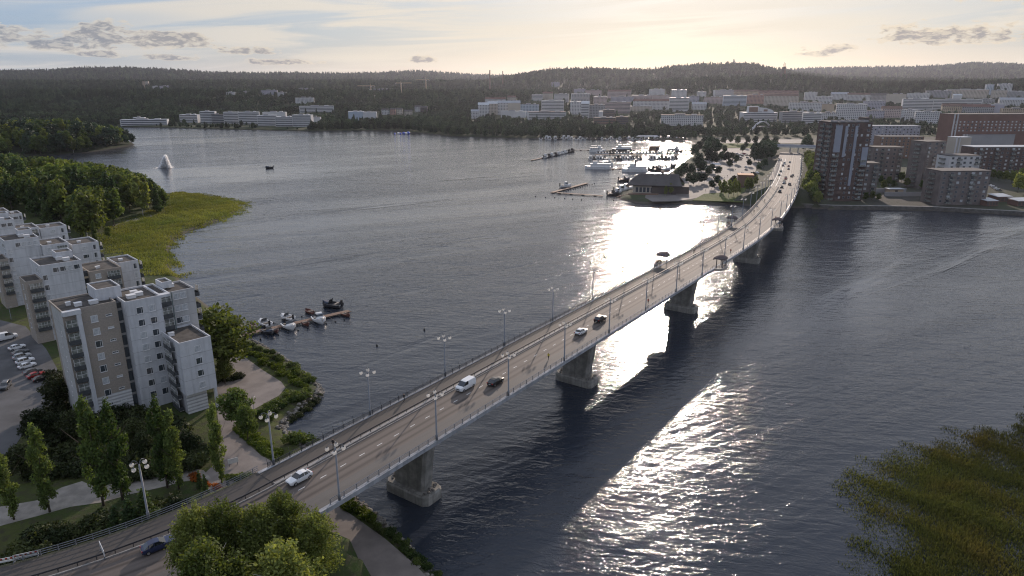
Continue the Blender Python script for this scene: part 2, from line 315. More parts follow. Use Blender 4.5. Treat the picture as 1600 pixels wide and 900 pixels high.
_P = np.stack([(_A[None, :] * _Y[:, None]).ravel(), np.repeat(_Y, len(_A))], 1); _z = z_far(_P); _z[(_P[:, 1] < 1012) & (_P[:, 0] > 52) & (_P[:, 0] < 860)] -= .6
nx, ny = len(_A), len(_Y); i = np.arange((ny - 1) * (nx - 1)); b = (i // (nx - 1)) * nx + i % (nx - 1)
_f = np.stack([b, b + 1, b + nx + 1, b + nx], 1); _f = _f[_z[_f].max(1) > -1.9]
tag(link('hills', nmesh('hills', np.column_stack([_P, _z]), _f, FORESTF, True)), 'forested hills rising behind the city', kind='structure')
def hit(x, y, zf=z_far, lo=300.0, hi=9000.0):         # where the sight line through photo pixel x, y meets the ground
    r = ray(x, y); t = np.geomspace(lo, hi, 500) / r[1]; P = np.stack([r[0] * t, r[1] * t], 1)
    k = np.nonzero(CAMZ + r[2] * t < np.maximum(zf(P), 0))[0]
    k = k[0] if len(k) else len(t) - 1
    return Vector((P[k, 0], P[k, 1], float(max(zf(P[k:k + 1])[0], 0))))
# ---------------------------------------------------------------- air
hz = bpy.data.materials.new('haze'); hz.use_nodes = True; hz.node_tree.nodes.clear(); N = NT(hz.node_tree)
pv = N.n('ShaderNodeVolumePrincipled', Color=(.78, .82, .96, 1), Density=.000021, Anisotropy=.62)
N.t.links.new(pv.outputs[0], N.n('ShaderNodeOutputMaterial').inputs['Volume'])
tag(MB().box(-11000, 11000, -600, 9900, -3.5, 262).build('haze', hz), 'thin evening haze over the lake and hills', kind='stuff')
# ---------------------------------------------------------------- bridge
CONC = mat('pale_concrete', (.30, .31, .33), .85, .22, .35, bump=.2, streak=.6)
CONCD = mat('weathered_concrete', (.22, .21, .19), .9, .35, .45, bump=.35, bscale=3, streak=.8)
STEEL = mat('grey_painted_steel', (.16, .17, .19), .5, .12, .8, metal=.3)
DSTEEL = mat('dark_steel', (.045, .045, .05), .55, .15, .8, metal=.2)
WPAINT = mat('white_paint', (.62, .62, .60), .7, .2, 2.0)
def road_mat(name, base, tracks):
    m = bpy.data.materials.new(name); m.use_nodes = True; m.node_tree.nodes.clear(); N = NT(m.node_tree)
    uv = N.n('ShaderNodeUVMap').outputs[0]; t = N.n('ShaderNodeSeparateXYZ', Vector=uv).outputs[0]
    n1 = N.noise(N.vmul(uv, (1.2, .04, 1)), 1.0, 4.0, .6); n2 = N.noise(uv, 3.0, 5.0, .7); n3 = N.noise(N.vmul(uv, (.25, .05, 1)), 1.0, 3.0)
    k = N.m('ADD', N.m('MULTIPLY', n1, .5), N.m('ADD', N.m('MULTIPLY', n2, .28), N.m('MULTIPLY', n3, .35)))
    for c in tracks:                                  # wheel tracks worn darker and smoother
        g = N.m('POWER', 2.718, N.m('MULTIPLY', -1.0, N.m('POWER', N.m('DIVIDE', N.m('SUBTRACT', t, c), .34), 2.0)))
        k = N.m('SUBTRACT', k, N.m('MULTIPLY', g, .46))
    col = N.mix(N.ramp(k, .1, .95, smooth=False), tuple(c * .55 for c in base), tuple(c * 1.45 for c in base))
    p = N.n('ShaderNodeBsdfPrincipled', Base__Color=col, Roughness=.78); p.inputs['Specular IOR Level'].default_value = .3
    bp = N.n('ShaderNodeBump', Strength=.25, Distance=.02, Height=n2); N.put(p.inputs['Normal'], bp.outputs[0])
    N.t.links.new(p.outputs[0], N.n('ShaderNodeOutputMaterial').inputs[0]); return m
ASPH = road_mat('worn_asphalt', (.112, .094, .083), [-2.2, -.55, 1.85, 3.5])
PATHM = road_mat('path_asphalt', (.10, .092, .085), [])
DPATH = road_mat('dark_path_asphalt', (.062, .055, .05), [])
KERBM = mat('granite_kerb', (.26, .25, .24), .8, .2, 1.5)
def strip(name, t0, t1, s0, s1, dz, m, parent, step=3.0):
    ss = list(np.arange(s0, s1, step)) + [s1]; v = []; f = []; uv = []
    for k, s in enumerate(ss):
        v += [axis(s, t0, dz) - parent.location, axis(s, t1, dz) - parent.location]
        if k: f.append((2 * k - 2, 2 * k - 1, 2 * k + 1, 2 * k)); uv += [(t0, ss[k - 1]), (t1, ss[k - 1]), (t1, s), (t0, s)]
    me = bpy.data.meshes.new(name); me.from_pydata(v, [], f); me.materials.append(m); l = me.uv_layers.new(name='uv'); l.data.foreach_set('uv', [c for q in uv for c in q]); me.update()
    return link(name, me, parent)
def sweep(prof, s0, s1, step=2.4, mb=None):           # sweep an outline (t, dz) along the axis; the outline may depend on s
    mb = mb or MB(); ss = list(np.arange(s0, s1, step)) + [s1]
    return mb.loft([[axis(s, t, dz) for t, dz in (prof(s) if callable(prof) else prof)] for s in ss])
bridge = empty('road_bridge', axis(-24), 0, 'long pale concrete girder bridge curving across the lake to the city', 'bridge')
PIERS = [2, 66, 140, 222, 302]
SA, SB = -26, 384
def girder(s):
    k = max(math.exp(-((s - p) / 15.0) ** 2) for p in PIERS + [-26, 380]); d = 1.75 + 1.75 * k; w = 4.6
    return [(-8.75, -.02), (-8.75, -.55), (-6.2, -.8), (-w, -.95), (-w + .5, -d), (w - .5, -d), (w, -.95), (6.2, -.8), (8.75, -.55), (8.75, -.02)]
sweep(girder, SA, SB).build('deck_girder', CONC, bridge, world=True)
strip('roadway', -3.3, 4.42, -26, 384, .02, ASPH, bridge)
strip('near_footway', 4.42, 8.0, -26, 384, .03, PATHM, bridge)
sweep([(-8.1, .0), (-3.95, .0), (-3.95, .14), (-8.1, .14)], SA, SB).build('cycle_path', DPATH, bridge, world=True)
sweep([(-3.95, .0), (-3.3, .0), (-3.3, .17), (-3.95, .17)], SA, SB).build('kerb', KERBM, bridge, world=True)
for a, b in ((-8.75, -8.1), (8.0, 8.75)): sweep([(a, 0), (b, 0), (b, .24), (a, .24)], SA, SB).build('edge_beam', CONC, bridge, world=True)
mb = MB(); [sweep([(-3.72, z0), (-3.62, z0), (-3.62, z1), (-3.72, z1)], SA - 60, SB, mb=mb) for z0, z1 in ((.62, .86),)]
for s in np.arange(SA - 58, SB, 2.4):
    q = axis(s, -3.67); mb.box(q.x - .05, q.x + .05, q.y - .05, q.y + .05, q.z, q.z + .72)
tag(mb.build('guard_rail', DSTEEL, bridge, world=True), kind='stuff')
dash = MB().box(-.07, .07, -.65, .65, 0, .004).mesh('lane_dash', WPAINT)
def heading_rz(s): return -R(heading(s))
for s in np.arange(-24, 330, 4.25):
    link('lane_dash', dash, bridge, axis(s, .9, .026) - bridge.location, heading_rz(s))
tag(sweep([(-2.98, .028), (-2.86, .028), (-2.86, .03), (-2.98, .03)], SA, SB).build('edge_line', mat('faded_line', (.3, .29, .27), .8, .3), bridge, world=True))
# railings: rails swept, posts one by one
def rail(name, t, tops, s0, s1, m, r=.045):
    mb = MB()
    for dz in tops: mb.tube([axis(s, t, dz) for s in np.arange(s0, s1 + .1, 2.4)], r if dz == tops[0] else r * .6, 5)
    return tag(mb.build(name, m, bridge, world=True), kind='stuff')
BAYS = [(143, -1), (228, -1), (150, 1), (234, 1)]; BW = 4.3
def runs(side, s0, s1):
    g = sorted(b for b, sd in BAYS if sd == side); out = []; a = s0
    for b in g: out.append((a, b - BW)); a = b + BW
    return out + [(a, s1)]
post = MB().box(-.05, .05, -.045, .045, .2, 1.12); post.box(-.1, .1, -.08, .08, .22, .30); post = post.mesh('railing_post', STEEL)
fpost = MB().box(-.05, .05, -.045, .045, .2, 1.25); fpost.box(-.05, .05, -.05, .0, 1.2, 1.32); fpost.tube([(0, 0, 1.25), (-.22, 0, 1.55), (-.26, 0, 1.95)], .035, 4); fpost = fpost.mesh('railing_post', DSTEEL)
rest = {1: MB(), -1: MB()}
for side, t in ((1, 8.25), (-1, -8.35)):
    for a, b in runs(side, -24, 382):
        rail('hand_rail', t, (1.13, .86, .62, .40), a, b, STEEL if side > 0 else DSTEEL, .06)
        for s in np.arange(a, b, 2.42):
            if s < 285: link('railing_post', post if side > 0 else fpost, bridge, axis(s, t) - bridge.location, heading_rz(s))
            else: q = axis(s, t); rest[side].box(q.x - .05, q.x + .05, q.y - .05, q.y + .05, q.z + .2, q.z + 1.13)
        if side < 0:
            mb = MB()
            for s in np.arange(a, min(b, 330), .34):
                q = axis(s, t); mb.box(q.x - .014, q.x + .014, q.y - .014, q.y + .014, q.z + .25, q.z + 1.13)
            tag(mb.build('baluster', DSTEEL, bridge, world=True), kind='stuff')
for side in (1, -1): tag(rest[side].build('railing_post', STEEL, bridge, world=True), kind='stuff')
# piers
for k, s in enumerate(PIERS):
    q = axis(s); top = q.z - 3.45; pier = empty('pier', (q.x, q.y, 0)); pier.rotation_euler = (0, 0, heading_rz(s)); pier.location = Vector((q.x, q.y, 0)) - bridge.location; pier.parent = bridge
    def ring(w, l, z, c=.55): return [(-w, -l + c, z), (-w + c, -l, z), (w - c, -l, z), (w, -l + c, z), (w, l - c, z), (w - c, l, z), (-w + c, l, z), (-w, l - c, z)]
    MB().loft([ring(3.9, 1.55, 2.2), ring(4.2, 1.55, top * .5), ring(5.0, 1.6, top)]).build('pier_shaft', CONCD, pier)
    MB().loft([ring(5.6, 2.7, -2.5, .9), ring(5.6, 2.7, 1.75, .9), ring(5.35, 2.45, 2.05, .9), ring(5.35, 2.45, 2.2, .9)]).build('pier_footing', CONCD, pier)
    mb = MB(); rr = random.Random(k)
    for i in range(26):                               # rubble lying on the footing round the shaft
        sx = rr.choice((-1, 1)); x = sx * rr.uniform(3.9, 5.1); y = rr.uniform(-2, 2); r_ = rr.uniform(.15, .42); mb.ball((x, y, 2.2 + r_ * .4), r_, 5, 3, sz=.7)
    tag(mb.build('footing_stones', mat('grey_stone', (.16, .15, .14), .9, .3, 1.5), pier), kind='stuff')
# abutments
for s, d in ((-26, -1), (384, 1)):
    mb = MB(); q = [axis(s, -8.7, 0), axis(s, 8.7, 0), axis(s + d * 4, 8.7, 0), axis(s + d * 4, -8.7, 0)]
    if d > 0: q = [q[0], q[1], q[2], q[3]]
    mb.prism([(p.x, p.y) for p in (q if d > 0 else q[::-1])], .5, q[0].z - .6); mb.build('abutment', CONCD, bridge, world=True)
# viewing bays with canopies
TENT = mat('dark_canopy_sheet', (.10, .085, .088), .95, .15, .6, spec=0.0)
for k, (s, side) in enumerate(BAYS):
    q = axis(s, side * 8.3); far = side < 0
    floor = MB(); ol = [(BW * math.cos(a) * 1.05, 3.5 * math.sin(a) ** .7) for a in np.linspace(0, math.pi, 13)]
    floor.prism(ol, -.5, .16)
    fl = floor.build('bay_floor', mat('bay_concrete', (.30, .27, .24), .85, .15, .8), bridge); fl.location = q - bridge.location; fl.rotation_euler = (0, 0, heading_rz(s) + (R(90) if far else R(-90)))
    lab = ['open lookout canopy on the open-lake side of the bridge, the one nearer the apartment blocks', 'open lookout canopy on the open-lake side of the bridge, the one nearer the harbour',
           'dark lookout canopy on the footway side of the bridge, second pier from the brick tower', 'dark lookout canopy on the footway side, closest to the brick tower'][k]
    sh = empty('lookout_shelter', q + Vector((0, 0, .16)), fl.rotation_euler.z, lab, 'shelter', 'lookout shelters on the bridge')
    for i in range(1, 12, 2):
        if i % 4 == 3: continue
    for x, y in ((-2.5, .5), (2.5, .5), (-2.0, 2.4), (2.0, 2.4)): MB().tube([(x, y, 0), (x, y, 3.3)], .16, 6).build('post', DSTEEL, sh)
    rf = MB(); rows = []
    for j, v in enumerate(np.linspace(-1, 1, 9)):
        rows.append([(u * 3.3 * (1 - .6 * abs(v) ** 2.2), 1.0 + v * 2.3, 3.0 + .9 * (1 - v * v) - .5 * u * u + (.35 if v > .5 else 0) * v) for u in np.linspace(-1, 1, 11)])
    low = [[(x, y, z - .22) for x, y, z in r_] for r_ in rows]
    rf.loft([a + b[::-1] for a, b in zip(rows, low)]); rf.build('canopy_roof', TENT, sh, True)
    rl = MB()
    for z in (.5, .8, 1.1): rl.tube([(x, y, z) for x, y in [(4.3 * math.cos(a), 3.3 * math.sin(a) ** .7) for a in np.linspace(0, math.pi, 13)]], .035, 4)
    for a in np.linspace(.15, math.pi - .15, 9): x, y = 4.3 * math.cos(a), 3.3 * math.sin(a) ** .7; rl.box(x - .03, x + .03, y - .03, y + .03, 0, 1.1)
    rl.build('bay_railing', STEEL, sh)
    be = MB(); be.box(-1.5, 1.5, 2.1, 2.55, .4, .47); be.box(-1.3, -1.2, 2.15, 2.5, 0, .4); be.box(1.2, 1.3, 2.15, 2.5, 0, .4); be.box(-1.5, 1.5, 2.52, 2.58, .5, .85); be.build('bench', mat('bench_wood', (.16, .1, .06), .7, .2, 3), sh)
# approach road on the embankment and the street that goes on into the city
appr = empty('street', axis(-30), 0); tag(appr, kind='structure', label='street leading on and off the bridge')
for s0, s1 in ((-95, -25.99), (383.99, 716)):
    strip('roadway', -3.3, 4.42, s0, s1, .02, ASPH, appr); strip('footway', 4.42, 8.6, s0, s1, .03, PATHM, appr); strip('cycle_path', -8.6, -3.3, s0, s1, .10, DPATH if s0 < 0 else PATHM, appr)
    sweep([(-3.5, -.1), (-3.3, -.1), (-3.3, .15), (-3.5, .15)], s0, s1).build('kerb', KERBM, appr, world=True)
    sweep([(-9.6, -1.2), (9.6, -1.2), (9.3, -.02), (-9.3, -.02)], s0, s1).build('roadbed', CITYG, appr, world=True)
wd2 = strip('roadway', -12.5, -8.6, 430, 716, .03, ASPH, appr)
for s in np.arange(390, 700, 8): link('lane_dash', dash, appr, axis(s, .9, .03) - appr.location, heading_rz(s), (1.6, 2, 1))
for t in (-5.6, -8.3): strip('lane_line', t, t + .3, 330, 640, .11 if t > -6 else .12, WPAINT, appr)
# ---------------------------------------------------------------- street lamps
GLOBE = bpy.data.materials.new('opal_globe'); GLOBE.use_nodes = True; GLOBE.node_tree.nodes.clear(); N = NT(GLOBE.node_tree)
tr = N.n('ShaderNodeBsdfTranslucent', Color=(.95, .93, .88, 1)); pr = N.n('ShaderNodeBsdfPrincipled', Base__Color=(.85, .85, .83, 1), Roughness=.12)
mx = N.n('ShaderNodeMixShader', Fac=.45); N.t.links.new(tr.outputs[0], mx.inputs[2]); N.t.links.new(pr.outputs[0], mx.inputs[1]); tp = N.n('ShaderNodeBsdfTransparent'); mx2 = N.n('ShaderNodeMixShader', Fac=.62); N.t.links.new(mx.outputs[0], mx2.inputs[1]); N.t.links.new(tp.outputs[0], mx2.inputs[2]); N.t.links.new(mx2.outputs[0], N.n('ShaderNodeOutputMaterial').inputs[0])
_pole = MB().tube([(0, 0, 0), (0, 0, 1.2), (0, 0, 1.25), (0, 0, 9.3)], [.22, .22, .16, .12], 8).mesh('pole', STEEL, True)
_arm = MB().tube([(0, 0, 9.1), (.25, 0, 9.65), (.65, 0, 9.85), (1.05, 0, 9.72), (1.22, 0, 9.4)], .035, 5).mesh('arm', STEEL)
_globe = MB().ball((1.22, 0, 9.06), .34, 12, 8).mesh('globe', GLOBE, True)
_cap = MB().tube([(1.22, 0, 9.3), (1.22, 0, 9.46)], [.17, .09], 8).mesh('globe_cap', DSTEEL)
def street_lamp(loc, rz, label, arms=4, sc_=1.0, group='four-globe street lamps along the bridge'):
    l = empty('street_lamp', loc, rz, label, 'street lamp', group); l.scale = (sc_,) * 3
    link('pole', _pole, l)
    for i in range(arms):
        a = i * 2 * math.pi / arms + math.pi / 4; link('arm', _arm, l, rz=a); g = link('globe', _globe, l, rz=a); link('globe_cap', _cap, g)
    return l
ORD = ['first', 'second', 'third', 'fourth', 'fifth', 'sixth', 'seventh', 'eighth', 'ninth', 'tenth', 'eleventh', 'twelfth', 'thirteenth', 'fourteenth', 'fifteenth', 'sixteenth', 'seventeenth', 'eighteenth', 'nineteenth', 'twentieth']
def ordn(i): return ORD[i] if i < 20 else 'twenty-' + ORD[i - 20]
for i in range(27):
    s = -45 + 22.4 * i
    if i == 0: tl = -9.2
    for side, t in ((-1, -8.55), (1, 8.5)):
        if side > 0 and i == 0: continue
        if any(abs(s - b) < 3.5 and sd == side for b, sd in BAYS): s_ = s + 4.5
        else: s_ = s
        where = 'on the cycle-path side of the bridge' if side < 0 else 'on the footway side of the bridge'
        street_lamp(axis(s_, t - (.9 if i == 0 else 0), .1), heading_rz(s_), 'grey four-globe lamp, ' + ordn(i if side < 0 else i - 1) + ' counted from the apartment end ' + where)
# ---------------------------------------------------------------- plants
def leaf_mat(name, a, b, trans=.35, isl=.35, ns=.35):
    m = bpy.data.materials.new(name); m.use_nodes = True; m.node_tree.nodes.clear(); N = NT(m.node_tree)
    tc = N.n('ShaderNodeTexCoord').outputs['Object']; g = N.n('ShaderNodeNewGeometry').outputs['Random Per Island']; o = N.n('ShaderNodeObjectInfo').outputs['Random']
    c = N.mix(N.ramp(N.m('ADD', N.m('MULTIPLY', N.noise(tc, ns, 3.0), .7), N.m('MULTIPLY', o, .45)), .3, .85), a, b)
    k = N.m('MULTIPLY', N.ramp(g, 0, 1, 1 - isl, 1 + isl, False), N.ramp(o, 0, 1, .8, 1.2, False))
    k = N.m('MULTIPLY', k, N.ramp(N.noise(N.n('ShaderNodeNewGeometry').outputs['Position'], .009, 3.0), .3, .7, .55, 1.5))      # stands of lighter and darker species
    kk = N.n('ShaderNodeCombineColor', i0=k, i1=k, i2=k).outputs[0]; c = N.mix(1.0, c, kk, 'MULTIPLY')
    d = N.n('ShaderNodeBsdfPrincipled', Base__Color=c, Roughness=.7); d.inputs['Specular IOR Level'].default_value = .25
    t = N.n('ShaderNodeBsdfTranslucent', Color=N.mix(1.0, c, (1.25, 1.2, .6), 'MULTIPLY'))
    mx = N.n('ShaderNodeMixShader', Fac=trans); N.t.links.new(d.outputs[0], mx.inputs[1]); N.t.links.new(t.outputs[0], mx.inputs[2])
    N.t.links.new(mx.outputs[0], N.n('ShaderNodeOutputMaterial').inputs[0]); return m
L_BIRCH = leaf_mat('birch_leaves', (.085, .115, .028), (.15, .172, .05), .46)
L_DARK = leaf_mat('dark_leaves', (.05, .085, .024), (.10, .13, .036), .42)
L_PINE = leaf_mat('pine_needles', (.032, .062, .024), (.07, .10, .034), .36)
L_SHRUB = leaf_mat('shrub_leaves', (.06, .10, .012), (.12, .15, .02), .4)
L_SHADE = leaf_mat('shade_dark_leaves', (.022, .034, .012), (.045, .055, .018), .25)  # leaf copy with the apartment blocks' shade put into its colour
L_RED = leaf_mat('red_leaves', (.20, .055, .015), (.30, .10, .02), .4)
L_REED = leaf_mat('reed_blades', (.045, .09, .02), (.125, .13, .036), .42, .3, .03)
L_REEDD = leaf_mat('water_reed_blades', (.072, .088, .032), (.185, .13, .05), .46, .35, .07)
L_FAR = leaf_mat('far_foliage', (.020, .040, .024), (.042, .066, .034), .14, .3, .02)  # backlit silhouette and distance put into a darker, bluer leaf colour
BARK = mat('bark', (.07, .055, .042), .9, .35, 2.0); WBARK = mat('birch_bark', (.38, .36, .33), .85, .4, 1.4)
def quads(P, Nn, size, rng, asp=.62):
    n = len(P); Nn = Nn / np.maximum(np.linalg.norm(Nn, axis=1, keepdims=True), 1e-6)
    a = rng.normal(size=(n, 3)); a -= (a * Nn).sum(1, keepdims=True) * Nn; a /= np.linalg.norm(a, axis=1, keepdims=True); b = np.cross(Nn, a)
    s = (size * rng.uniform(.6, 1.35, n))[:, None]
    v = np.stack([P - a * s - b * s * asp * .5, P - b * s * asp + a * s * .1, P + a * s, P + b * s * asp], 1).reshape(-1, 3)
    return v, np.arange(4 * n).reshape(n, 4)
def lobes_crown(lobes, n, size, seed, shell=.45, flat=.0, droop=0.0):   # lobes: (x, y, z, rx, ry, rz)
    rng = np.random.default_rng(seed); L = np.array(lobes, float); w = (L[:, 3] * L[:, 4] * L[:, 5]) ** (2 / 3); k = rng.choice(len(L), n, p=w / w.sum())
    d = rng.normal(size=(n, 3)); d /= np.linalg.norm(d, axis=1, keepdims=True); r = 1 - shell * rng.random(n) ** 1.6
    P = L[k, :3] + d * L[k, 3:6] * r[:, None]; P += rng.normal(size=(n, 3)) * size * .5
    Nn = d + rng.normal(size=(n, 3)) * .75; Nn[:, 2] += flat; P[:, 2] -= droop * rng.random(n) ** 2
    return quads(P, Nn, np.full(n, size), rng)
def crown_env(kind, h, r, seed, n):
    rng = random.Random(seed); out = []
    if kind == 'column':
        for i in range(n):
            t = (i + rng.random()) / n; z = h * (.10 + .86 * t); w = r * (math.sin(math.pi * (.13 + .80 * t)) ** .8); a = rng.uniform(0, 6.3); o = rng.uniform(.25, .95); q_ = rng.uniform(.3, .55)
            out.append((math.cos(a) * w * o, math.sin(a) * w * o, z, w * q_ + .2, w * q_ + .2, h * rng.uniform(.05, .10)))
    elif kind == 'cone':
        for i in range(n):
            t = (i + rng.random()) / n; z = h * (.12 + .84 * t); w = r * (1 - t) ** .8 + .25; a = i * 2.4; o = rng.uniform(.4, .8)
            out.append((math.cos(a) * w * o, math.sin(a) * w * o, z - w * .15, w * .5, w * .5, h * .045))
    elif kind == 'pine':
        for i in range(n):
            t = (i + rng.random()) / n; z = h * (.42 + .54 * t); w = r * math.sin(math.pi * (.22 + .70 * t)); a = rng.uniform(0, 6.3); o = rng.uniform(.2, .85)
            out.append((math.cos(a) * w * o, math.sin(a) * w * o, z, w * .48, w * .48, h * .055))
    elif kind == 'birch':
        for i in range(n):
            t = (i + rng.random()) / n; z = h * (.22 + .72 * t); w = r * math.sin(math.pi * (.20 + .72 * t)) ** .75; a = i * 2.4 + rng.uniform(-.5, .5); o = rng.uniform(.25, .9)
            s = rng.uniform(.16, .40); out.append((math.cos(a) * w * o, math.sin(a) * w * o, z, w * s + .25, w * s + .25, h * rng.uniform(.05, .13)))
    else:
        for i in range(n):
            t = (i + rng.random()) / n; z = h * (.28 + .64 * t); w = r * math.sin(math.pi * (.18 + .72 * t)) ** .6; a = i * 2.4 + rng.uniform(-.5, .5); o = rng.uniform(.2, .8)
            s = rng.uniform(.34, .55); out.append((math.cos(a) * w * o, math.sin(a) * w * o, z, w * s + .2, w * s + .2, h * rng.uniform(.08, .13)))
    return out
def trunk_mesh(h, r, m, limbs=5, seed=1, top=.85):
    rng = random.Random(seed); mb = MB(); mb.tube([(0, 0, -.6), (0, 0, h * .1), (rng.uniform(-.2, .2), rng.uniform(-.2, .2), h * .5), (0, 0, h * top)], [r * 1.25, r, r * .7, r * .15], 7)
    for i in range(limbs):
        z = h * rng.uniform(.25, .65); a = i * 2.4; l = h * rng.uniform(.14, .24)
        mb.tube([(0, 0, z), (math.cos(a) * l * .5, math.sin(a) * l * .5, z + l * .45), (math.cos(a) * l, math.sin(a) * l, z + l)], [r * .45, r * .3, r * .08], 5)
    return mb.mesh('trunk', m, True)
def make_tree(kind, h, r, n, size, m, bark=BARK, seed=1, lobes=16, tr=.16, **kw):
    v, f = lobes_crown(crown_env(kind, h, r, seed, lobes), n, size, seed, **kw)
    return trunk_mesh(h, tr, bark, 5 if kind not in ('cone', 'pine') else 3, seed), nmesh('crown', v, f, m), h
T = {'birch': [make_tree('birch', 16, 4.9, 15000, .21, L_BIRCH, WBARK, 3 + i, 58, .17, droop=1.8, flat=.1, shell=.8) for i in range(3)],
     'poplar': [make_tree('column', 15, 1.75, 4600, .22, L_DARK, BARK, 13 + i, 34, .18, shell=.7) for i in range(3)],
     'round': [make_tree('round', 10, 3.6, 3800, .27, (L_DARK, L_BIRCH, L_SHADE)[i], BARK, 23 + i, 18, .16) for i in range(3)],
     'leafy': [make_tree('round', 17, 5.0, 1500, .72, L_DARK if i < 2 else L_BIRCH, BARK, 33 + i, 18, .2) for i in range(3)],
     'pine': [make_tree('pine', 20, 3.8, 1200, .62, L_PINE, BARK, 43 + i, 18, .2, flat=.6) for i in range(2)],
     'spruce': [make_tree('cone', 21, 3.4, 1300, .62, L_PINE, BARK, 53 + i, 30, .2) for i in range(2)],
     'far': [make_tree('round', 17, 5.0, 1100, .85, L_FAR, BARK, 133 + i, 18, .2) for i in range(2)], 'farspruce': [make_tree('cone', 21, 3.6, 1000, .75, L_FAR, BARK, 153 + i, 30, .2) for i in range(2)],
     'slim': [make_tree('birch', 16, 3.2, 1200, .6, L_BIRCH, WBARK, 63 + i, 16, .15) for i in range(2)]}
def shrub_mesh(r, h, n, size, m, seed, lob=7):
    rng = random.Random(seed); L = [(rng.uniform(-.6, .6) * r, rng.uniform(-.6, .6) * r, h * rng.uniform(.25, .6), r * rng.uniform(.35, .55), r * rng.uniform(.35, .55), h * rng.uniform(.3, .45)) for i in range(lob)]
    v, f = lobes_crown(L, n, size, seed, .5); v[:, 2] = np.maximum(v[:, 2], -.1); return nmesh('foliage', v, f, m)
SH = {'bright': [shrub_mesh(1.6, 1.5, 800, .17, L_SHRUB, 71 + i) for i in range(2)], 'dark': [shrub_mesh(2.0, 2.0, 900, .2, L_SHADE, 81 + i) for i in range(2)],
      'green': [shrub_mesh(1.8, 1.9, 900, .18, L_DARK, 91 + i) for i in range(2)], 'red': [shrub_mesh(1.2, .9, 500, .15, L_RED, 97)]}
rtree = random.Random(5)
NAMES = dict(birch='birch_tree', poplar='poplar_tree', round='broadleaf_tree', leafy='broadleaf_tree', pine='pine_tree', spruce='spruce_tree', slim='birch_tree', far='broadleaf_tree', farspruce='spruce_tree')
def tree(kind, loc, h, label, group=None, wide=1.0, var=None, cat='tree'):
    tm, cm_, h0 = T[kind][rtree.randrange(min(len(T[kind]), 2) if kind == 'round' else len(T[kind])) if var is None else var]; k = h / h0
    o = empty(NAMES[kind], loc, rtree.uniform(0, 6.28), label, cat, group); o.scale = (k * wide, k * wide, k)
    link('trunk', tm, o); link('crown', cm_, o); return o
def shrub(kind, loc, k, label, group=None, cat='shrub', flat=1.0):
    ms = SH[kind]; return tag(link('shrub', ms[rtree.randrange(len(ms))], None, loc, rtree.uniform(0, 6.28), (k * rtree.uniform(.85, 1.2), k * rtree.uniform(.85, 1.2), k * flat)), label, cat, group)
def poly_points(poly, step, seed, jit=.42):
    rng = np.random.default_rng(seed); Q = np.array(poly); x0, y0 = Q.min(0); x1, y1 = Q.max(0); X, Y = np.meshgrid(np.arange(x0, x1, step), np.arange(y0, y1, step))
    P = np.stack([X.ravel(), Y.ravel()], 1) + rng.uniform(-jit, jit, (X.size, 2)) * step; return P[sdist(P, Q) > 0]
# tall trees in front of the bridge end
def crown_at(x, y, z): q = at(x, y, z); return q
for (x, y, z, h, wd, lab) in [(305, 850, 18.5, 15.5, 1.0, 'tall birch in front of the bridge end, beside the dark blue car'), (352, 842, 18.0, 15.0, 1.1, 'second birch from the dark blue car in the clump before the bridge end'),
                              (405, 850, 17.5, 15.0, 1.1, 'birch in the middle of the clump before the bridge end'), (445, 822, 17.5, 14.5, 1.1, 'birch whose top hides the front of a white car'), (490, 850, 16.0, 13.5, 1.1, 'birch of the clump standing closest to the promenade'),
                              (325, 905, 19.0, 14, 1.1, 'birch at the bottom edge below the blue-car birch'), (440, 905, 17.5, 14, 1.15, 'birch at the bottom edge of the clump, promenade side')]:
    q = at(x, y, z); gz = float(z_near([(q.x, q.y)])[0]); top = z + h * .42
    tree('birch', (q.x, q.y, gz - .2), top - gz, lab, 'birches in front of the bridge end', wd)
# columnar poplars below the apartment block
def by_top(bx, by, ty, z=1.5):                        # base from its pixel, height from the pixel row of its top
    q = at(bx, by, z); gz = float(z_near([(q.x, q.y)])[0])
    if gz > z + .3: q = at(bx, by, gz)
    r1 = ray(bx, ty); return q, (CAMZ + r1[2] / r1[1] * q.y) - q.z
for bx, by, ty, lab in [(78, 800, 662, 'columnar poplar by the parking lane, the one standing apart from the other poplars'), (162, 790, 620, 'columnar poplar in front of the balcony corner of the apartment block'),
                        (192, 782, 628, 'columnar poplar touching its twin beside the tan apartment facade'), (262, 762, 622, 'columnar poplar before the white apartment facade, the taller of that pair'),
                        (280, 764, 640, 'columnar poplar before the white apartment facade, the shorter of that pair'), (347, 756, 630, 'slender poplar standing alone by the red shrubs and the paved walk'), (22, 812, 700, 'columnar poplar half hidden behind the isolated poplar by the road')]:
    q, h = by_top(bx, by, ty); tree('poplar', q, h, lab, 'columnar poplars below the apartment blocks', (.84 if bx < 300 else .66))
for bx, by, ty, kind, wd, lab in [(352, 585, 478, 'round', 1.25, 'dense round tree between the white apartment wing and the boat dock'), (345, 545, 497, 'round', 1.0, 'leafy tree pressed against the end of the white apartment wing'), (372, 668, 606, 'round', 1.1, 'round tree beside the covered passage of the apartment block'),
                                  (388, 690, 632, 'round', .8, 'small tree next to the path lamp by the shore'), (322, 535, 492, 'slim', 1.0, 'young tree on the roof-terrace side of the low white wing'), (352, 600, 560, 'round', .9, 'low spreading tree in the round planting bed')]:
    q, h = by_top(bx, by, ty); tree(kind, q, h, lab, None, wd, cat='tree')
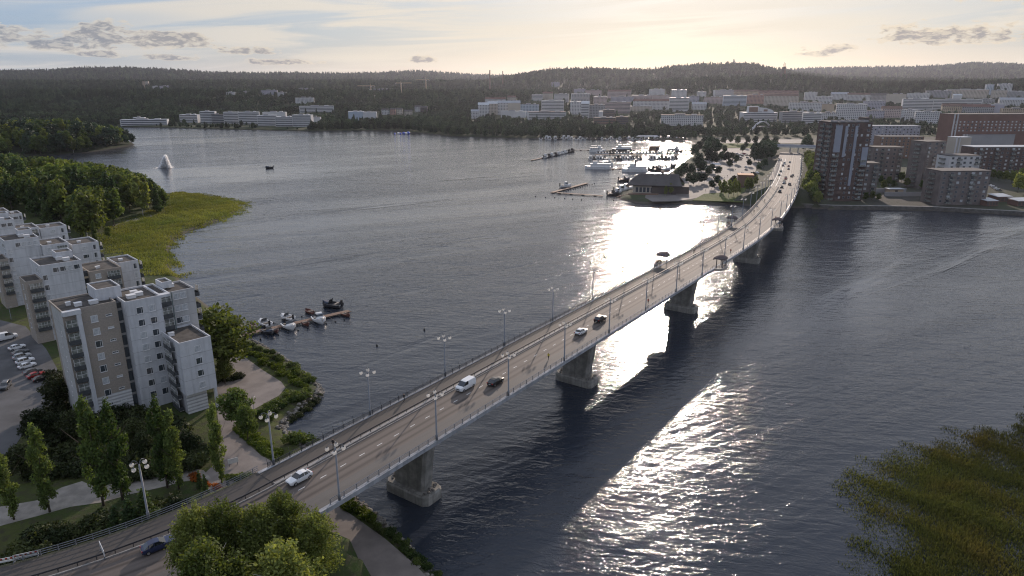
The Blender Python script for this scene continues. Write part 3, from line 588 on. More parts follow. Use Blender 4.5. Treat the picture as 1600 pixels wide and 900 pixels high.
# near wood
WOOD = wpts([(-70, 335), (30, 342), (80, 360), (125, 374), (158, 382), (178, 356), (215, 341), (250, 331), (268, 322), (266, 308), (252, 299), (226, 286), (150, 261), (60, 244), (-70, 233)], 2)
PW = poly_points(WOOD, 10.6, 4)
PW = PW[np.argsort(PW[:, 1])]
for i, (x, y) in enumerate(PW[:300]):
    if x / y < -.80: continue
    kind = rtree.choices(['leafy', 'pine', 'spruce', 'slim'], [4.2, 2.2, 2.4, 1.6])[0]; gz = float(z_near([(x, y)])[0])
    if gz < .3: continue
    hh = cap_height((x, y, gz), rtree.uniform(16, 26) * (1.06 if kind in ('pine', 'spruce') else 1), [(-200, 228), (0, 236), (60, 242), (110, 249), (160, 254), (200, 264), (232, 276), (262, 300)])
    if hh < 7: continue
    tree(kind, (x, y, gz - .2), hh, {'leafy': 'broadleaf tree in the wood behind the apartment blocks', 'pine': 'dark pine in the wood behind the apartment blocks', 'spruce': 'pointed spruce in the wood behind the apartment blocks', 'slim': 'light green birch in the wood behind the apartment blocks'}[kind], 'trees of the near wood')
for x, y, h, kind in [(243, 322, 13, 'slim'), (130, 372, 12.5, 'poplar'), (150, 380, 11, 'poplar'), (170, 372, 6, 'leafy')]:
    q = at(x, y, 2); tree(kind, q, h, {243: 'tall rounded birch standing alone at the reed bed edge', 130: 'slim poplar between the wood and the white roofs, the taller one', 150: 'slim poplar between the wood and the white roofs, the shorter one', 170: 'small bushy tree where the reed path meets the white roofs'}[x], None, .9)
# wooded headland
PH = poly_points(HEAD, 11.5, 6); PH = PH[(PH[:, 0] / PH[:, 1] > -.80) & (z_head(PH) > .6)]; PH = PH[np.argsort(PH[:, 1])]
for x, y in PH[:170]:
    kind = rtree.choices(['far', 'farspruce', 'pine', 'slim', 'leafy'], [4, 1.5, .8, .8, 2.5])[0]
    gz = float(z_head([(x, y)])[0]); hh = cap_height((x, y, gz), rtree.uniform(16, 25), [(-200, 186), (0, 187), (60, 183), (130, 183), (165, 189), (190, 200), (208, 214)])
    if hh < 6: continue
    tree(kind, (x, y, gz - .3), hh, {'leafy': 'light broadleaf tree on the wooded headland across the bay', 'far': 'broadleaf tree on the wooded headland across the bay', 'farspruce': 'spruce on the wooded headland across the bay', 'pine': 'pine on the wooded headland across the bay', 'slim': 'birch on the wooded headland across the bay'}[kind], 'trees on the headland', 1.15)
# reeds: blades rising from shallow water, nobody could count them
def reeds(name, poly, n, h, wdt, m, label, seed, fringe=4.0, zf=None, grow=0.0):
    rng = np.random.default_rng(seed); Q = np.array(poly); x0, y0 = Q.min(0); x1, y1 = Q.max(0); P = np.stack([rng.uniform(x0, x1, n * 3), rng.uniform(y0, y1, n * 3)], 1)
    s = sdist(P, Q) + grow + 2.2 * np.sin(P[:, 0] * .7) * np.cos(P[:, 1] * .53) + 2.5 * np.sin(P[:, 0] * .19 + 1) * np.sin(P[:, 1] * .23)
    patch = .5 + .5 * np.sin(P[:, 0] * .33 + 2 * np.sin(P[:, 1] * .11)) * np.cos(P[:, 1] * .29 + P[:, 0] * .07)
    keep = (s > 0) & (rng.random(len(P)) < np.clip(s / fringe, .06, 1) * (.45 + .55 * patch)); P = P[keep][:n]; s = s[keep][:n]; patch = patch[keep][:n]; k = len(P)
    z0 = np.maximum(zf(P), -.1) if zf else np.full(k, -.1)
    hh = h * rng.uniform(.6, 1.25, k) * np.clip(.55 + s / fringe * .3, .4, 1.05) * (.55 + .6 * patch); a = rng.uniform(0, 6.28, k); w = wdt * rng.uniform(.6, 1.4, k); l = rng.normal(size=(k, 2)) * .33 * hh[:, None]
    c, sn = np.cos(a) * w, np.sin(a) * w
    v = np.stack([np.column_stack([P[:, 0] - c, P[:, 1] - sn, z0]), np.column_stack([P[:, 0] + c, P[:, 1] + sn, z0]), np.column_stack([P[:, 0] + c * .8 + l[:, 0] * .5, P[:, 1] + sn * .8 + l[:, 1] * .5, z0 + hh * .6]), np.column_stack([P[:, 0] + l[:, 0], P[:, 1] + l[:, 1], z0 + hh])], 1).reshape(-1, 3)
    return tag(link(name, nmesh(name, v, np.arange(4 * k).reshape(k, 4), m)), label, kind='stuff')
reeds('shore_reeds', wpts([(292, 434), (272, 426), (262, 398), (270, 376), (298, 359), (345, 345), (376, 331), (385, 318), (345, 309), (300, 302), (268, 305), (262, 325), (215, 344), (175, 362), (160, 380), (200, 420), (235, 436)]), 80000, 1.0, .17, L_REED, 'olive reed bed on the shallow shore', 3, 8, zf=z_near, grow=4.5)
reeds('bay_reeds', wpts([(1700, 600), (1600, 640), (1545, 662), (1480, 680), (1425, 690), (1392, 708), (1350, 712), (1318, 722), (1312, 760), (1330, 820), (1322, 870), (1330, 960), (1800, 1000)]), 170000, .9, .085, L_REEDD, 'brown-green reed bed in the shallow water close by', 8, 10)
# ---------------------------------------------------------------- apartment blocks on the near shore (axes at 45 degrees)
TANB = mat('tan_brick', (.29, .255, .22), .9, .10, 3.0, bump=.15, bscale=12); WHITEP = mat('white_render', (.50, .51, .53), .85, .06, .5, streak=.45)
GREYP = mat('grey_render', (.40, .40, .40), .85, .06, .5, streak=.45); ROOFF = mat('felt_roof', (.065, .058, .052), .95, .35, .6); DARKP = mat('dark_panel', (.055, .06, .065), .5, .15, 1.0)
GL_D = glass('dark_window_glass'); GL_P = mat('blind_behind_glass', (.42, .44, .46), .12, .25, 1.5, spec=.7); GL_B = mat('balcony_glazing', (.16, .17, .16), .08, .5, 1.2, spec=.8); WFR = mat('white_window_frame', (.6, .6, .6), .6, .05)
BEIGE = mat('beige_render', (.50, .42, .30), .85, .06, .6); LOUV = mat('louvre_grey', (.30, .29, .28), .8, .1)
JOINT = mat('panel_joint_grey', (.22, .22, .23), .9, .1)
_wcache = {}
def window_meshes(w, h, fr=WFR):
    k = (w, h, fr.name)
    if k not in _wcache:
        f = MB(); t = .09
        f.box(-w / 2 - t, w / 2 + t, -.07, .03, -t, 0); f.box(-w / 2 - t, w / 2 + t, -.07, .03, h, h + t); f.box(-w / 2 - t, -w / 2, -.07, .03, 0, h); f.box(w / 2, w / 2 + t, -.07, .03, 0, h)
        f.box(w * .22, w * .22 + .06, -.06, .03, 0, h); f.box(-w / 2 - .14, w / 2 + .14, -.16, .02, -t - .05, -t)
        _wcache[k] = (f.mesh('window', fr), {m.name: MB().box(-w / 2, w / 2, -.025, .02, 0, h).mesh('pane', m) for m in (GL_D, GL_P, GL_B)})
    return _wcache[k]
rwin = random.Random(21)
def window(b, face, p, z, w, h, off, fr=WFR, dark=None):
    """face front: p runs along u at v=off; face side: p runs along v at u=off, looking towards smaller u"""
    f, panes = window_meshes(w, h, fr); loc, rz = ((p, off, z), 0) if face == 'front' else ((off, p, z), R(-90)) if face == 'side' else ((off, p, z), R(90))
    o = link('window', f, b, loc, rz); pm = panes[(GL_D if (rwin.random() < .5 if dark is None else dark) else GL_P).name]; link('pane', pm, o); return o
def block(b, u0, u1, v0, v1, z0, z1, wall=WHITEP, par=.45):
    MB().box(u0, u1, v0, v1, z0, z1 - par).build('wall', [wall], b)
    MB().box(u0 + .25, u1 - .25, v0 + .25, v1 - .25, z1 - par, z1 - par + .03).build('roof', ROOFF, b)
    p = MB(); e = .004
    p.box(u0 - e, u1 + e, v0 - e, v0 + .25, z1 - par, z1); p.box(u0 - e, u1 + e, v1 - .25, v1 + e, z1 - par, z1); p.box(u0 - e, u0 + .25, v0 + .25, v1 - .25, z1 - par, z1); p.box(u1 - .25, u1 + e, v0 + .25, v1 - .25, z1 - par, z1)
    p.build('parapet', wall, b); j = MB()
    for k in range(1, int((z1 - z0) / 3.05)):
        z = z1 - par - k * 3.05; j.box(u0, u1, v0 - .012, v0, z - .03, z + .03); j.box(u0 - .012, u0, v0, v1, z - .03, z + .03)
    if j.v: tag(j.build('panel_joint', JOINT, b), kind='stuff')
_bc = {}
def balcony(b, face, p, z, w, off, depth=1.3, glazed=True):
    k = (w, depth, glazed)
    if k not in _bc:
        s = MB().box(-w / 2, w / 2, -depth, 0, -.12, .06).mesh('balcony', WFR)
        pn = MB(); pn.box(-w / 2, w / 2, -depth - .05, -depth, -.1, 1.0); pn.box(-w / 2 - .04, -w / 2, -depth, 0, 0, 1.0); pn.box(w / 2, w / 2 + .04, -depth, 0, 0, 1.0)
        g = MB().box(-w / 2 + .03, w / 2 - .03, -depth + .02, -depth + .05, 1.0, 2.62).mesh('glazing', GL_B)
        ml = MB(); n = max(2, int(w / .8))
        for i in range(n + 1): x = -w / 2 + .05 + i * (w - .1) / n; ml.box(x - .03, x + .03, -depth - .02, -depth + .06, 1.0, 2.65)
        ml.box(-w / 2, w / 2, -depth - .02, -depth + .06, 1.8, 1.85)
        _bc[k] = (s, pn.mesh('balcony_panel', DARKP), g, ml.mesh('mullions', WFR))
    s, pn, g, ml = _bc[k]; loc, rz = ((p, off, z), 0) if face == 'front' else ((off, p, z), R(-90)) if face == 'side' else ((off, p, z), R(90))
    o = link('balcony', s, b, loc, rz); link('balcony_panel', pn, o)
    if glazed: link('glazing', g, o); link('mullions', ml, o)
    return o
def roof_box(b, u, v, z, w, d, h): MB().box(u - w / 2, u + w / 2, v - d / 2, v + d / 2, z, z + h).box(u - w / 2 - .08, u + w / 2 + .08, v - d / 2 - .08, v + d / 2 + .08, z + h, z + h + .08).build('roof_vent', WFR, b)
def UV(u, v, z=0): s = math.sqrt(.5); return ((u - v) * s, (u + v) * s, z)
FL = 3.05
def apartments(u, v, label): return empty('apartment_building', UV(u, v, 1.4), R(45), label, 'building', 'stepped white apartment blocks on the near shore')
# the nearest block
B = apartments(30.4, 157, 'nearest apartment block, tan tower joined to a white tower beside the paved walk'); U, V, Z = 30.4, 157, 28.95 - 1.4
def b1(u): return u - U
def bv(v): return v - V
MB().box(b1(30.4), b1(41.3), bv(170.4), bv(182), -.5, 5.6).build('wall', GREYP, B)
block(B, b1(30.4), b1(41.3), bv(170.4) - .003, bv(182) + .003, 5.6, Z, TANB)
MB().box(b1(30.4) - .01, b1(30.4) + .2, bv(170.4), bv(180), .2, Z - .5).build('wall', GREYP, B)
for i in range(7): MB().box(b1(33.9), b1(41.32), bv(170.4) - .05, bv(170.4), .2 + i * .8, .6 + i * .8).build('wall_band', WFR, B)
MB().box(b1(32.9), b1(33.8), bv(169.3), bv(170.5), -.5, Z - .3).build('white_fin', WHITEP, B)
MB().box(b1(30.35), b1(33.9), bv(169.2), bv(170.5), Z - 1.0, Z + .02).build('parapet', WHITEP, B)
for k in range(8):
    z = .6 + FL * (k + .35)
    balcony(B, 'front', b1(31.75), z - .2, 2.2, bv(170.4), 1.1)
    window(B, 'front', b1(36.4), z + .7, 1.25, 1.45, bv(170.4) - .01); window(B, 'front', b1(39.4), z + 1.5, 1.1, .3, bv(170.4) - .01)
    if k < 7: window(B, 'side', bv(174 + 1.5 * (k % 2)), z + 1.0, .35, .9, b1(30.4) - .01)
    MB().box(b1(41.3), b1(42.5), bv(171.3), bv(171.4), z - .6, z + 1.9).build('stair_glass', GL_D, B)
    MB().box(b1(41.3), b1(42.5), bv(171.22), bv(171.4), z + 1.9, z + 2.45).build('stair_spandrel', LOUV, B)
MB().box(b1(41.3), b1(42.5), bv(171.4), bv(180), -.5, Z - .8).build('wall', DARKP, B)
block(B, b1(42.5), b1(50.2), bv(168), bv(180), -.5, Z, WHITEP)
for k in range(8):
    z = .6 + FL * (k + .6)
    for u in (45.3, 48.0): window(B, 'front', b1(u), z + .4, 1.3, 1.45, bv(168) - .01)
block(B, b1(50.2), b1(52.5), bv(169.4), bv(180), -.5, Z - .02, WHITEP)
MB().box(b1(50.21), b1(52.5), bv(168.0), bv(169.4), Z - .7, Z - .03).build('parapet', WHITEP, B)
for k in range(9): balcony(B, 'front', b1(51.35), .2 + FL * k, 2.2, bv(169.4), 1.3)
MB().tube([(b1(52.6), bv(167.9), 5), (b1(52.6), bv(167.9), Z + .4)], .09, 6).build('downpipe', mat('green_pipe', (.06, .10, .10), .5), B)
block(B, b1(52.6), b1(58.7), bv(170), bv(179), -.5, Z - .3, GREYP)
for k in range(5, 9):
    for u in (54.3, 55.9): window(B, 'front', b1(u), .6 + FL * k + .2, 1.3, 1.4, bv(170) - .01)
for k in range(9): balcony(B, 'right', bv(171.4), .4 + FL * k, 2.2, b1(58.7), 1.2, k % 2 == 0)
block(B, b1(49.2), b1(56.4), bv(157), bv(169.3), 5.4, 20 - 1.4, WHITEP)
MB().box(b1(49.5), b1(54.3), bv(158.4), bv(169), -.6, 5.4).build('wall', GREYP, B)
for i in range(6): MB().box(b1(49.48), b1(54.3), bv(158.33), bv(158.4), .1 + i * .85, .55 + i * .85).build('wall_band', WFR, B)
MB().box(b1(54.3), b1(54.4), bv(159), bv(168), -.5, 5.4).build('passage_wall', BEIGE, B)
MB().box(b1(55.7), b1(56.3), bv(157.1), bv(157.8), -.6, 5.4).build('column', WHITEP, B); MB().box(b1(55.7), b1(56.3), bv(165.1), bv(165.8), -.6, 5.4).build('column', WHITEP, B)
for k in range(4): window(B, 'front', b1(53.1), 6.4 + FL * k, 1.3, 1.4, bv(157) - .01)
for k in range(6): balcony(B, 'side', bv(162.6), .6 + FL * k, 4.6, b1(49.2), .9)
for u, v, w in ((34.5, 174, 1.4), (37.5, 173.5, 1.7), (33, 176, .9), (45, 172, 1.8), (47, 173, 1.6), (46.5, 175, 1.4), (55, 175, 1.3)): roof_box(B, b1(u), bv(v), Z - .45, w, w * .8, .8)
roof_box(B, b1(50.2), bv(164.5), 18.2, 1.2, .8, .8)
block(B, b1(38.6), b1(43.8), bv(174.5), bv(182), Z - .5, Z + 2.4, WHITEP, .3)
block(B, b1(52.8), b1(55.2), bv(174.5), bv(178.9), Z - .4, Z + 1.2, WHITEP, .3)
# the blocks behind it
def stepped(u, v, label, low, big, b_, c_, tan=True, seed=0):
    b = apartments(u, v, label); q = lambda t: (t[0] - u, t[1] - u, t[2] - v, t[3] - v, -.8, t[4] - 1.4)
    if low:
        L = q(low); block(b, *L, TANB); n = int((L[5] - 3) / FL)
        for k in range(n): balcony(b, 'front', (L[0] + L[1]) / 2 + .35, L[5] - .4 - FL * (k + 1), L[1] - L[0] - 1.0, L[2], .5); window(b, 'side', (L[2] + L[3]) / 2, L[5] - FL * (k + 1), .8, 1.4, L[0] - .01)
    G = q(big); block(b, *G, WHITEP); w = G[1] - G[0]
    for i in range(4): window(b, 'front', G[0] + w * (.36 + .17 * i), G[5] - 2.6, w * .13, 1.3, G[2] - .01)
    for k in range(6): window(b, 'front', G[0] + .9, G[5] - 4.6 - FL * k, 1.1, 1.5, G[2] - .01)
    for k in range(3): window(b, 'side', G[2] + 2 + 2.5 * (k % 2), G[5] - 2.8 - FL * (k // 2), 1.3, 1.3, G[0] - .01)
    for i, (fu, fv) in enumerate(((.72, .3), (.8, .62), (.6, .5))): roof_box(b, G[0] + w * fu, G[2] + (G[3] - G[2]) * fv, G[5] - .42, 1.7, 1.3, .9)
    block(b, G[0] + w * .55, G[1] - .4, G[2] + 7, G[3] - .5, G[5] - .45, G[5] + 1.8, WHITEP, .3)
    for t, tn in ((b_, True), (c_, False)):
        L = q(t); block(b, *L, TANB if (tn and tan) else WHITEP); w = L[1] - L[0]
        for k in range(5):
            z = L[5] - .6 - FL * (k + 1) + .3
            if tn: balcony(b, 'front', L[0] + w * .72, z, w * .40, L[2], .9); window(b, 'front', L[0] + w * .25, z + .9, 1.4, 1.4, L[2] - .01)
            else: window(b, 'front', L[0] + w * .82, z + .6, .9, 1.7, L[2] - .01); window(b, 'front', L[0] + w * .45, z + .8, 1.8, 1.2, L[2] - .01) if seed else None; balcony(b, 'right', L[2] + 1.7, z, 2.4, L[1], 1.2, k % 2 == 0)
        roof_box(b, L[0] + w * .4, L[2] + 5, L[5] - .42, 1.2, .9, .6)
    MB().box(G[1], q(b_)[0], G[2] + 1.2, G[2] + 1.4, -.8, G[5] - 4).build('stair_glass', GL_D, b)
    for k in range(6): MB().box(G[1], q(b_)[0], G[2] + 1.0, G[2] + 1.2, 2 + FL * k, 2.6 + FL * k).build('stair_spandrel', BEIGE, b)
    return b
stepped(35, 237, 'second apartment block, its tan corner of glazed balconies above the parked minibus', (35, 39.3, 237.6, 246, 21), (39.3, 50.2, 238, 251, 25), (51.6, 60.6, 237, 250, 21), (62, 68.6, 247, 258, 20))
stepped(35, 284, 'third apartment block, pale roofs just behind the balcony tower', (35.2, 38.6, 285, 294, 19), (38.7, 48.8, 286, 299, 25), (48.9, 57, 284, 297, 22), (58.7, 67.5, 288, 300, 20), False, 1)
stepped(36, 328, 'fourth apartment block, low white roofs close to the wood', None, (37, 49, 328, 341, 25.5), (49.2, 57, 330, 342, 21), (57.5, 67, 331.5, 342, 20), False, 1)
stepped(38, 374, 'farthest apartment block, only its roof corner showing at the wood edge', None, (38, 49, 374, 387, 27), (49.2, 55, 376, 388, 22), (55.2, 60, 378, 388, 20), False, 1)
# ---------------------------------------------------------------- paving and beds
PAVE = mat('pink_grey_paving', (.19, .165, .15), .9, .18, .25, bump=.2, bscale=5); ASPN = mat('car_park_asphalt', (.085, .085, .088), .92, .25, .12); PATHC = mat('pale_path_slabs', (.24, .22, .195), .9, .2, .5)
def sheet(name, px, z, m, label=None, zz=1.5):
    mb = MB(); q = [at(x, y, zz) for x, y in px]; a = sum(q[i].x * q[(i + 1) % len(q)].y - q[(i + 1) % len(q)].x * q[i].y for i in range(len(q)))
    q = q if a > 0 else q[::-1]; mb.prism([(p.x, p.y) for p in q], 1.35, z); return tag(mb.build(name, m), label, kind='structure')
sheet('paved_walk', [(336, 612), (346, 590), (358, 565), (366, 548), (385, 560), (410, 578), (440, 597), (446, 606), (436, 618), (396, 640), (382, 655), (366, 668), (384, 690), (408, 712), (432, 724), (440, 740), (392, 772), (352, 790), (318, 772), (312, 748), (332, 728), (345, 690), (340, 650)], 1.535, PAVE, 'paved waterside walk')
sheet('promenade', [(470, 770), (500, 766), (522, 786), (560, 812), (602, 842), (648, 882), (690, 925), (585, 935), (545, 892), (520, 850), (490, 812)], 1.535, PAVE, 'promenade passing under the bridge')
sheet('car_park', [(-40, 490), (40, 510), (72, 545), (96, 588), (92, 620), (60, 650), (30, 668), (0, 690), (-60, 700)], 1.535, ASPN, 'car park beside the apartments')
sheet('service_road', [(-60, 640), (0, 665), (42, 668), (22, 700), (12, 740), (-10, 790), (-80, 800)], 1.55, ASPN, 'service road at the picture edge')
sheet('pale_path', [(-40, 800), (0, 792), (58, 782), (96, 762), (128, 752), (150, 762), (196, 752), (242, 742), (282, 728), (318, 735), (330, 748), (290, 752), (250, 762), (205, 772), (160, 785), (110, 792), (60, 806), (0, 822), (-40, 830)], 1.54, PATHC, 'pale slab path below the poplars')
GRP_H = 'shrubs along the waterside'
def shrub_line(px, n, kind, k, label, jit=.7, z=1.5, group=GRP_H, flat=1.0, cat='shrub'):
    P = [at(x, y, z) for x, y in px]; L = [0]
    for a, b in zip(P, P[1:]): L.append(L[-1] + (b - a).length)
    for i in range(n):
        d = L[-1] * (i + rtree.random() * .6) / n; j = max(0, min(len(P) - 2, next((t for t in range(len(L) - 1) if L[t + 1] >= d), len(P) - 2))); f = (d - L[j]) / max(L[j + 1] - L[j], .01); q = P[j].lerp(P[j + 1], f)
        q += Vector((rtree.uniform(-jit, jit), rtree.uniform(-jit, jit), 0)); q.z = max(float(z_near([(q.x, q.y)])[0]) - .1, -.1); shrub(kind, q, k * rtree.uniform(.75, 1.25), label, group, cat, flat)
shrub_line([(362, 540), (385, 548), (412, 563), (440, 580), (462, 594), (480, 606)], 30, 'bright', .85, 'sunlit green shrub in the hedge between the waterside walk and the lake', 1.1)
shrub_line([(372, 536), (402, 546), (430, 560), (460, 578), (490, 600)], 20, 'green', .75, 'green bush on the stony bank beside the lake hedge', 1.0)
shrub_line([(478, 612), (462, 622), (442, 632), (420, 645), (410, 655)], 20, 'green', .9, 'dark green shrub round the tip of the shore near the bridge', 1.6)
shrub_line([(500, 612), (488, 626), (468, 640), (452, 652)], 12, 'dark', .55, 'low dark bush on the stones at the tip of the shore', .8)
shrub_line([(372, 672), (388, 684), (404, 697), (424, 712), (432, 716)], 22, 'bright', .75, 'clipped bright hedge plant beside the paved walk under the lamp', .5, flat=.8)
shrub_line([(372, 668), (392, 680), (412, 694), (436, 712)], 14, 'bright', .7, 'bright hedge plant on the lake side of the clipped hedge', .9)
shrub_line([(455, 690), (470, 682), (484, 690), (492, 700)], 9, 'green', 1.15, 'tall leafy bush beside the bridge railing at the water', .8)
shrub_line([(336, 598), (350, 592), (364, 594), (374, 588)], 10, 'dark', .75, 'dark low shrub in the round bed before the white wing', .8)
shrub_line([(522, 776), (548, 790), (566, 800), (580, 812)], 16, 'bright', .7, 'bright shrub on the bank just beyond the bridge edge', .8)
shrub_line([(592, 822), (612, 838), (640, 862), (670, 885), (690, 900)], 16, 'green', .6, 'low green plant on the stony bank along the promenade', .7)
shrub_line([(300, 745), (318, 752), (335, 762), (352, 768)], 6, 'red', .9, 'red-leaved shrub at the foot of the lone slender poplar', .8, group='red-leaved shrubs')
shrub_line([(285, 690), (300, 694), (306, 698)], 3, 'red', 1.0, 'orange-red shrub against the striped base wall of the apartment block', .5, group='red-leaved shrubs by the wall')
shrub_line([(360, 745), (375, 752), (385, 748)], 6, 'green', .7, 'green bush between the red shrubs and the bridge railing', .6)
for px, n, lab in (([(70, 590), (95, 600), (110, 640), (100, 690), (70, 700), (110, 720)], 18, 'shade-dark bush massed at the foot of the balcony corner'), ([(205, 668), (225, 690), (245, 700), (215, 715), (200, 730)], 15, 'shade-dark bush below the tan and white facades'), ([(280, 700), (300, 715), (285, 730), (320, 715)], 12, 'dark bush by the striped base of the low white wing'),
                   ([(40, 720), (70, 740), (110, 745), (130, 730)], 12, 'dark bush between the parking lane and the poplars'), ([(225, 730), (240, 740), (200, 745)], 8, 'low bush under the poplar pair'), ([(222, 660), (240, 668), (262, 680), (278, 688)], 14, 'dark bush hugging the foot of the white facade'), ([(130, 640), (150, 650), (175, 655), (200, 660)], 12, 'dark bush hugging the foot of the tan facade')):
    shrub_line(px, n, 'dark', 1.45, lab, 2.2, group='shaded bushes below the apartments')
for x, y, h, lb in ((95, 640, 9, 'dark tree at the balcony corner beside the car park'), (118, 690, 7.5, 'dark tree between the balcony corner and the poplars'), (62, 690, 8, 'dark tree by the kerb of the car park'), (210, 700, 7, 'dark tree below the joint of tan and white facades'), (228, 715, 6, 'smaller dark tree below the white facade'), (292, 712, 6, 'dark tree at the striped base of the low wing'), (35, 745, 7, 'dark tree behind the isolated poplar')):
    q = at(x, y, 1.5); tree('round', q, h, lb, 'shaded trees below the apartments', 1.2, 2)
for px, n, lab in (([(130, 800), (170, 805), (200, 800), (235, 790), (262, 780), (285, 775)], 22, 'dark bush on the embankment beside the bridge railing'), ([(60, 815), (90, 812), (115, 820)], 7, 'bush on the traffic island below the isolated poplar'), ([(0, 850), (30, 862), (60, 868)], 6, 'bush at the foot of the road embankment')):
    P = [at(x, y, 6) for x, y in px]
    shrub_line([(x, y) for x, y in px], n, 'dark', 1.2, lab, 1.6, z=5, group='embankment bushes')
for x, y, h in ((228, 800, 7.5), (203, 812, 6.5), (180, 806, 6)): q = at(x, y, 6); q.z = float(z_near([(q.x, q.y)])[0]) - .2; tree('spruce', q, h, 'bushy dark conifer on the slope beneath the four-globe lamp', 'conifers on the embankment', 1.5)
for x, y, h in ((313, 762, 4.2), (322, 770, 4.6), (358, 770, 3.6)): q = at(x, y, 1.5); q.z = float(z_near([(q.x, q.y)])[0]) - .2; tree('spruce', q, h, 'small pointed conifer in the bed by the bridge railing', 'small conifers by the railing', .9)
# rip-rap stones along the waterline
STONE = mat('bank_stone', (.17, .155, .135), .9, .35, .9, island=.4)
stones = [MB().loft([[(r_ * math.cos(a) * random.uniform(.8, 1.2), r_ * math.sin(a) * random.uniform(.8, 1.2), z) for a in np.linspace(0, 5.4, 6)] for r_, z in ((.35, -.3), (.62, 0), (.5, .3), (.2, .45))]).mesh('bank_stone', STONE) for i in range(4)]
def bank(px, n, label, zf, w=2.2):
    P = [at(x, y, 0) for x, y in px]; v = []; rr = random.Random(n)
    mb = MB()
    for i in range(n):
        j = rr.randrange(len(P) - 1); q = P[j].lerp(P[j + 1], rr.random()) + Vector((rr.uniform(-w, w), rr.uniform(-w, w), 0)); z = float(zf([(q.x, q.y)])[0])
        if z < -.5 or z > 1.45: continue
        r_ = rr.uniform(.25, .6); rot_ = rr.uniform(0, 6)
        mb.loft([[(q.x + k * r_ * math.cos(a + rot_) * rr.uniform(.75, 1.2), q.y + k * r_ * math.sin(a + rot_) * rr.uniform(.75, 1.2), z + h * r_) for a in np.linspace(0, 5.2, 6)] for k, h in ((.7, -.4), (1, .1), (.8, .5), (.3, .75))])
    tag(mb.build('bank_stones', STONE), label, kind='stuff')
bank([(404, 533), (430, 546), (457, 563), (492, 590), (510, 608), (508, 618), (482, 640), (462, 655), (452, 668), (468, 684), (500, 706)], 900, 'rough stones along the shore near the bridge', z_near)
bank([(530, 742), (566, 778), (606, 812), (640, 846), (692, 903)], 500, 'rough stones along the promenade bank', z_near)
# ---------------------------------------------------------------- vehicles
TYRE = mat('tyre_rubber', (.015, .015, .016), .9, .1); RIM = mat('alloy_rim', (.45, .45, .46), .35, .1, metal=.8); CGLASS = mat('car_glass', (.015, .018, .022), .05, .1, spec=.9)
LAMPW = mat('headlamp_lens', (.75, .75, .72), .15, .05, spec=.9); LAMPR = mat('tail_lamp_lens', (.32, .012, .012), .2, .1, spec=.8); TRIM = mat('black_trim', (.02, .02, .022), .6, .1)
def paint(name, c): return mat('paint_' + name, c, .28, .04, .5, spec=.6)
PAINT = {'white': paint('white', (.66, .67, .68)), 'black': paint('black', (.012, .012, .013)), 'silver': paint('silver', (.34, .35, .36)), 'red': paint('red', (.26, .018, .018)), 'blue': paint('blue', (.016, .026, .07)), 'grey': paint('grey', (.085, .09, .095)), 'teal': paint('teal', (.03, .13, .13))}
wheel_t = MB().loft([[(x_, 0 + .32 * math.cos(a), .32 * math.sin(a)) for a in np.linspace(0, 2 * math.pi, 13)[:-1]] for x_ in (-.10, .10)]).mesh('tyre', TYRE)
wheel_r = MB().loft([[(x_, .2 * math.cos(a), .2 * math.sin(a)) for a in np.linspace(0, 2 * math.pi, 9)[:-1]] for x_ in (-.115, .115)]).mesh('rim', RIM)
